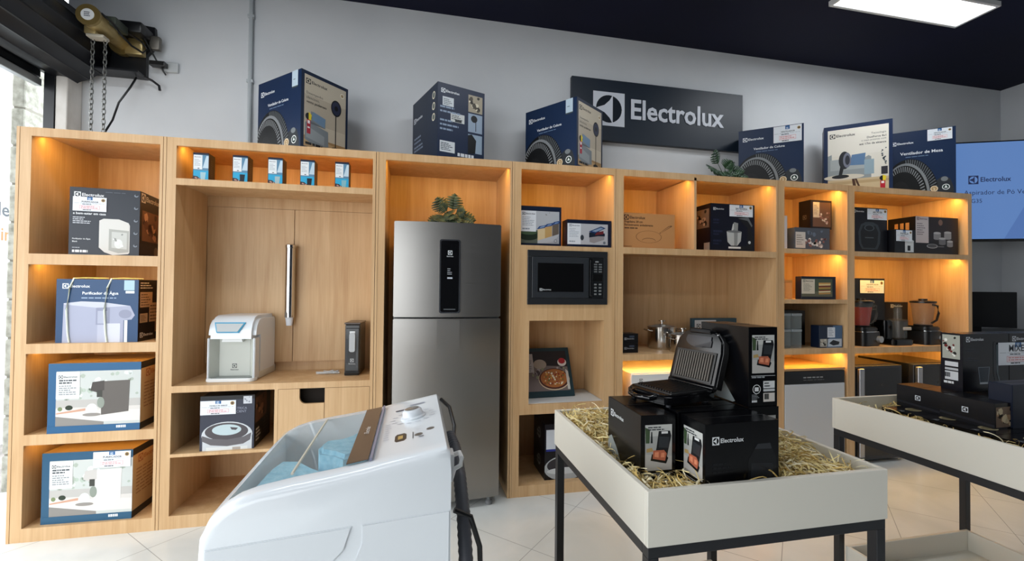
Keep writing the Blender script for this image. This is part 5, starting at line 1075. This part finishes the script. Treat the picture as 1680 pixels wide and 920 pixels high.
mb.prism([(-.06, .145)]+[(.06*math.cos(math.radians(180+180*k/12)), .170-.03*math.sin(math.radians(180*k/12))) for k in range(13)]+[(.06, .145), (.055, .185), (-.055, .185)][1:], -.016, -.011, mat('handle_recess', '#2c2c30', .15))
mb.box(-.05, .05, .195, .214, -.02, .012, BLACKG, .004); mb.build('upper_handle', t)
mb = MB(); mb.T = LT; mb.cyl((-.005, -.105, .0), (-.005, .105, .0), .012, BLACKG, 14); mb.build('hinge', t)

# second table cartons
G2 = 'black cartons on the right-hand table'
def flat_print(f): f.rect(0, 0, 1, 1, '#0b0d14'); f.ell(.5, .5, .17, .2, '#b9ae86'); f.ell(.5, .5, .13, .15, '#8a8260'); f.emblem(.08, .4, .08, '#9aa0a8', '#0b0d14')
k = 0
for r in range(5):
    for c in range(3):
        y = -1.84+r*.137; x = 2.14+c*.2
        carton('flat_carton', 'flat black carton in the bottom layer, %s column, %s' % (('left', 'middle', 'right')[c], ('nearest row', 'second row from the front', 'middle row', 'second row from the back', 'rearmost row')[r]), 'box', (x, y, .722), 0, (.197, .134, .098), '#0b0d14', {'top': flat_print}, .2, G2); k += 1
def long_print(f): f.rect(0, 0, 1, 1, '#1b1d24'); f.emblem(.42, .42, .12, '#c3c7cc', '#1b1d24'); f.poly([(0, .2), (1, .05), (1, .15), (0, .3)], '#2c2e36')
def cookp(f): f.rect(0, 0, 1, 1, '#121016'); f.rect(.05, .05, .95, .85, '#7b6654'); f.blotch(.08, .08, .92, .82, 5, ['#2a1d16', '#a98a68', '#c9b896'], (.06, .16))
carton('long_carton', 'long black carton with a centre emblem, rear one in the row', 'box', (2.262, -1.325, .8205), 2, (.135, .185, .10), '#15161c', {'left': long_print, 'top': solid('#2c1c14')}, .25, G2)
carton('long_carton', 'long black carton with a centre emblem, nearer one in the row with food photo end', 'box', (2.247, -1.515, .8205), 2, (.135, .185, .10), '#15161c', {'left': long_print, 'front': cookp}, .25, G2)
def mix_print(f):
    f.rect(0, 0, 1, 1, '#0d0f18'); f.brand(.07, .86, .38, '#c9cdd2', '#0d0f18'); f.lines(.08, .68, .42, .76, 2, '#2a2e40', .4); f.lines(.08, .52, .4, .6, 2, '#2a2e40', .4)
    f.poly([(.32, .42), (.58, .42), (.54, .12), (.36, .12)], '#6d7680'); f.poly([(.335, .41), (.565, .41), (.53, .16), (.37, .16)], '#1d3040'); f.rect(.36, .12, .54, .15, '#a9b0b6')
    f.poly([(.66, .85), (.7, .86), (.74, .5), (.7, .12), (.66, .3)], '#1f2530'); f.poly([(.72, .8), (.76, .82), (.77, .5), (.76, .3), (.82, .14), (.78, .13), (.73, .3)], '#56646a')
def mix_side(f):
    f.rect(0, 0, 1, 1, '#101220'); f.rect(.08, .55, .88, .97, '#a3a69c'); f.blotch(.1, .57, .86, .95, 6, ['#2c2f2c', '#e2e4de', '#7a2c2c'], (.05, .12)); f.rect(.2, .42, .8, .5, '#c9ccd0'); f.rect(.2, .35, .8, .39, '#b5b8bc'); f.rect(.2, .18, .8, .33, '#c9ccd0'); f.lines(.15, .1, .9, .15, 1, '#d6d8da', .8); f.lines(.2, .2, .6, .3, 1, '#55585c', .8)
carton('support_carton', 'low black carton under the left hand mixer carton', 'box', (2.405, -1.42, .8205), 0, (.16, .25, .088), '#0d0f18', {}, .25, G2)
carton('support_carton', 'low black carton under the right hand mixer carton', 'box', (2.575, -1.42, .8205), 0, (.16, .25, .088), '#0d0f18', {}, .25, G2)
carton('hand_mixer_carton', 'tall black hand mixer carton printed with a clear beaker, left of two', 'box', (2.372, -1.33, .92), 0, (.272, .085, .255), '#0d0f18', {'front': mix_print, 'left': mix_side}, .22, G2)
carton('hand_mixer_carton', 'tall black hand mixer carton behind the large white price label', 'box', (2.648, -1.33, .92), 0, (.272, .085, .255), '#0d0f18', {'front': mix_print}, .22, G2, price=('front', -.26, .44, .62, .84, 'MIXER'))
carton('tall_carton', 'dark blue carton standing at the right edge in front of the mixer cartons', 'box', (2.335, -1.52, .8205), 0, (.30, .08, .172), '#18233a', {'front': solid('#18233a')}, .35, G2)

# ================================================================== FAR RIGHT: SCREEN, DESK, MONITOR
a_ = math.atan2(-.407, .913)
t = thing('wall_screen', 'large lit blue television with Electrolux and vacuum cleaner lettering', 'television', (4.585, .165, 1.80), a_)
W_, H_ = 1.34, .87
mb = MB(); mb.box(0, W_, 0, .04, 0, H_, BLACKP, .003); mb.build('casing', t)
mb = MB()
SCR = emis('screen_blue', '#6f9be0', .62); SC2 = emis('screen_blue_light', '#6089d0', .62); DK = emis('screen_ink', '#1b2c5c', .6)
mb.add([(.012, -.001, .022), (W_-.012, -.001, .022), (W_-.012, -.001, H_-.012), (.012, -.001, H_-.012)], [(0, 1, 2, 3)], SCR)
f = Face(mb, (.012, -.0012, .022), (W_-.024, 0, 0), (0, 0, H_-.034), (0, -1, 0))
f.poly([(.28, 0), (.38, 0), (.50, .42), (.42, .42)], SC2)
def brand2(f, u, v, wd, fg, bgc):
    e = wd*.24; s_ = f.asp; f.rect(u, v, u+e, v+e*s_, fg); f.circ(u+e/2, v+e*s_/2, e*.41, bgc); f.poly([(u+.62*e, v+.93*e*s_), (u+.45*e, v+.68*e*s_), (u+.07*e, v+.5*e*s_), (u+.45*e, v+.32*e*s_), (u+.62*e, v+.07*e*s_)], fg); f.text('Electrolux', u+e*1.2, v+e*s_*.25, wd-e*1.2, fg, h=e*s_*.55)
brand2(f, .085, .57, .235, DK, SCR)
f.text('Aspirador de Pó Vertical', .060, .445, .42, DK, bold=False); f.text('ERG35', .060, .375, .10, DK, bold=False); f.lines(.44, .07, .7, .08, 1, '#23345e', .5)
mb.build('screen', t)
MB().box(.9, 1.0, .04, .3, .4, .5, BLACKP).build('wall_arm', t)
t = thing('reception_desk', 'dark topped counter in the far right corner behind the shelves', 'desk', (4.62, -.3, 0))
MB().box(0, 1.18, 0, .8, .97, 1.005, BLACKP, .003).build('desk_top', t); MB().box(.03, 1.15, .05, .75, 0, .97, mat('desk_grey', '#9ba0a2', .5)).build('desk_body', t)
t = thing('monitor', 'black computer monitor on the counter in the far right corner', 'monitor', (4.86, .15, 1.005), math.radians(-38))
mb = MB(); mb.box(-.25, .25, 0, .03, .05, .36, BLACKP, .004); mb.build('display', t); mb = MB(); mb.box(-.03, .03, .02, .05, 0, .12, BLACKP); mb.box(-.1, .1, -.03, .1, 0, .01, BLACKP); mb.build('stand', t)
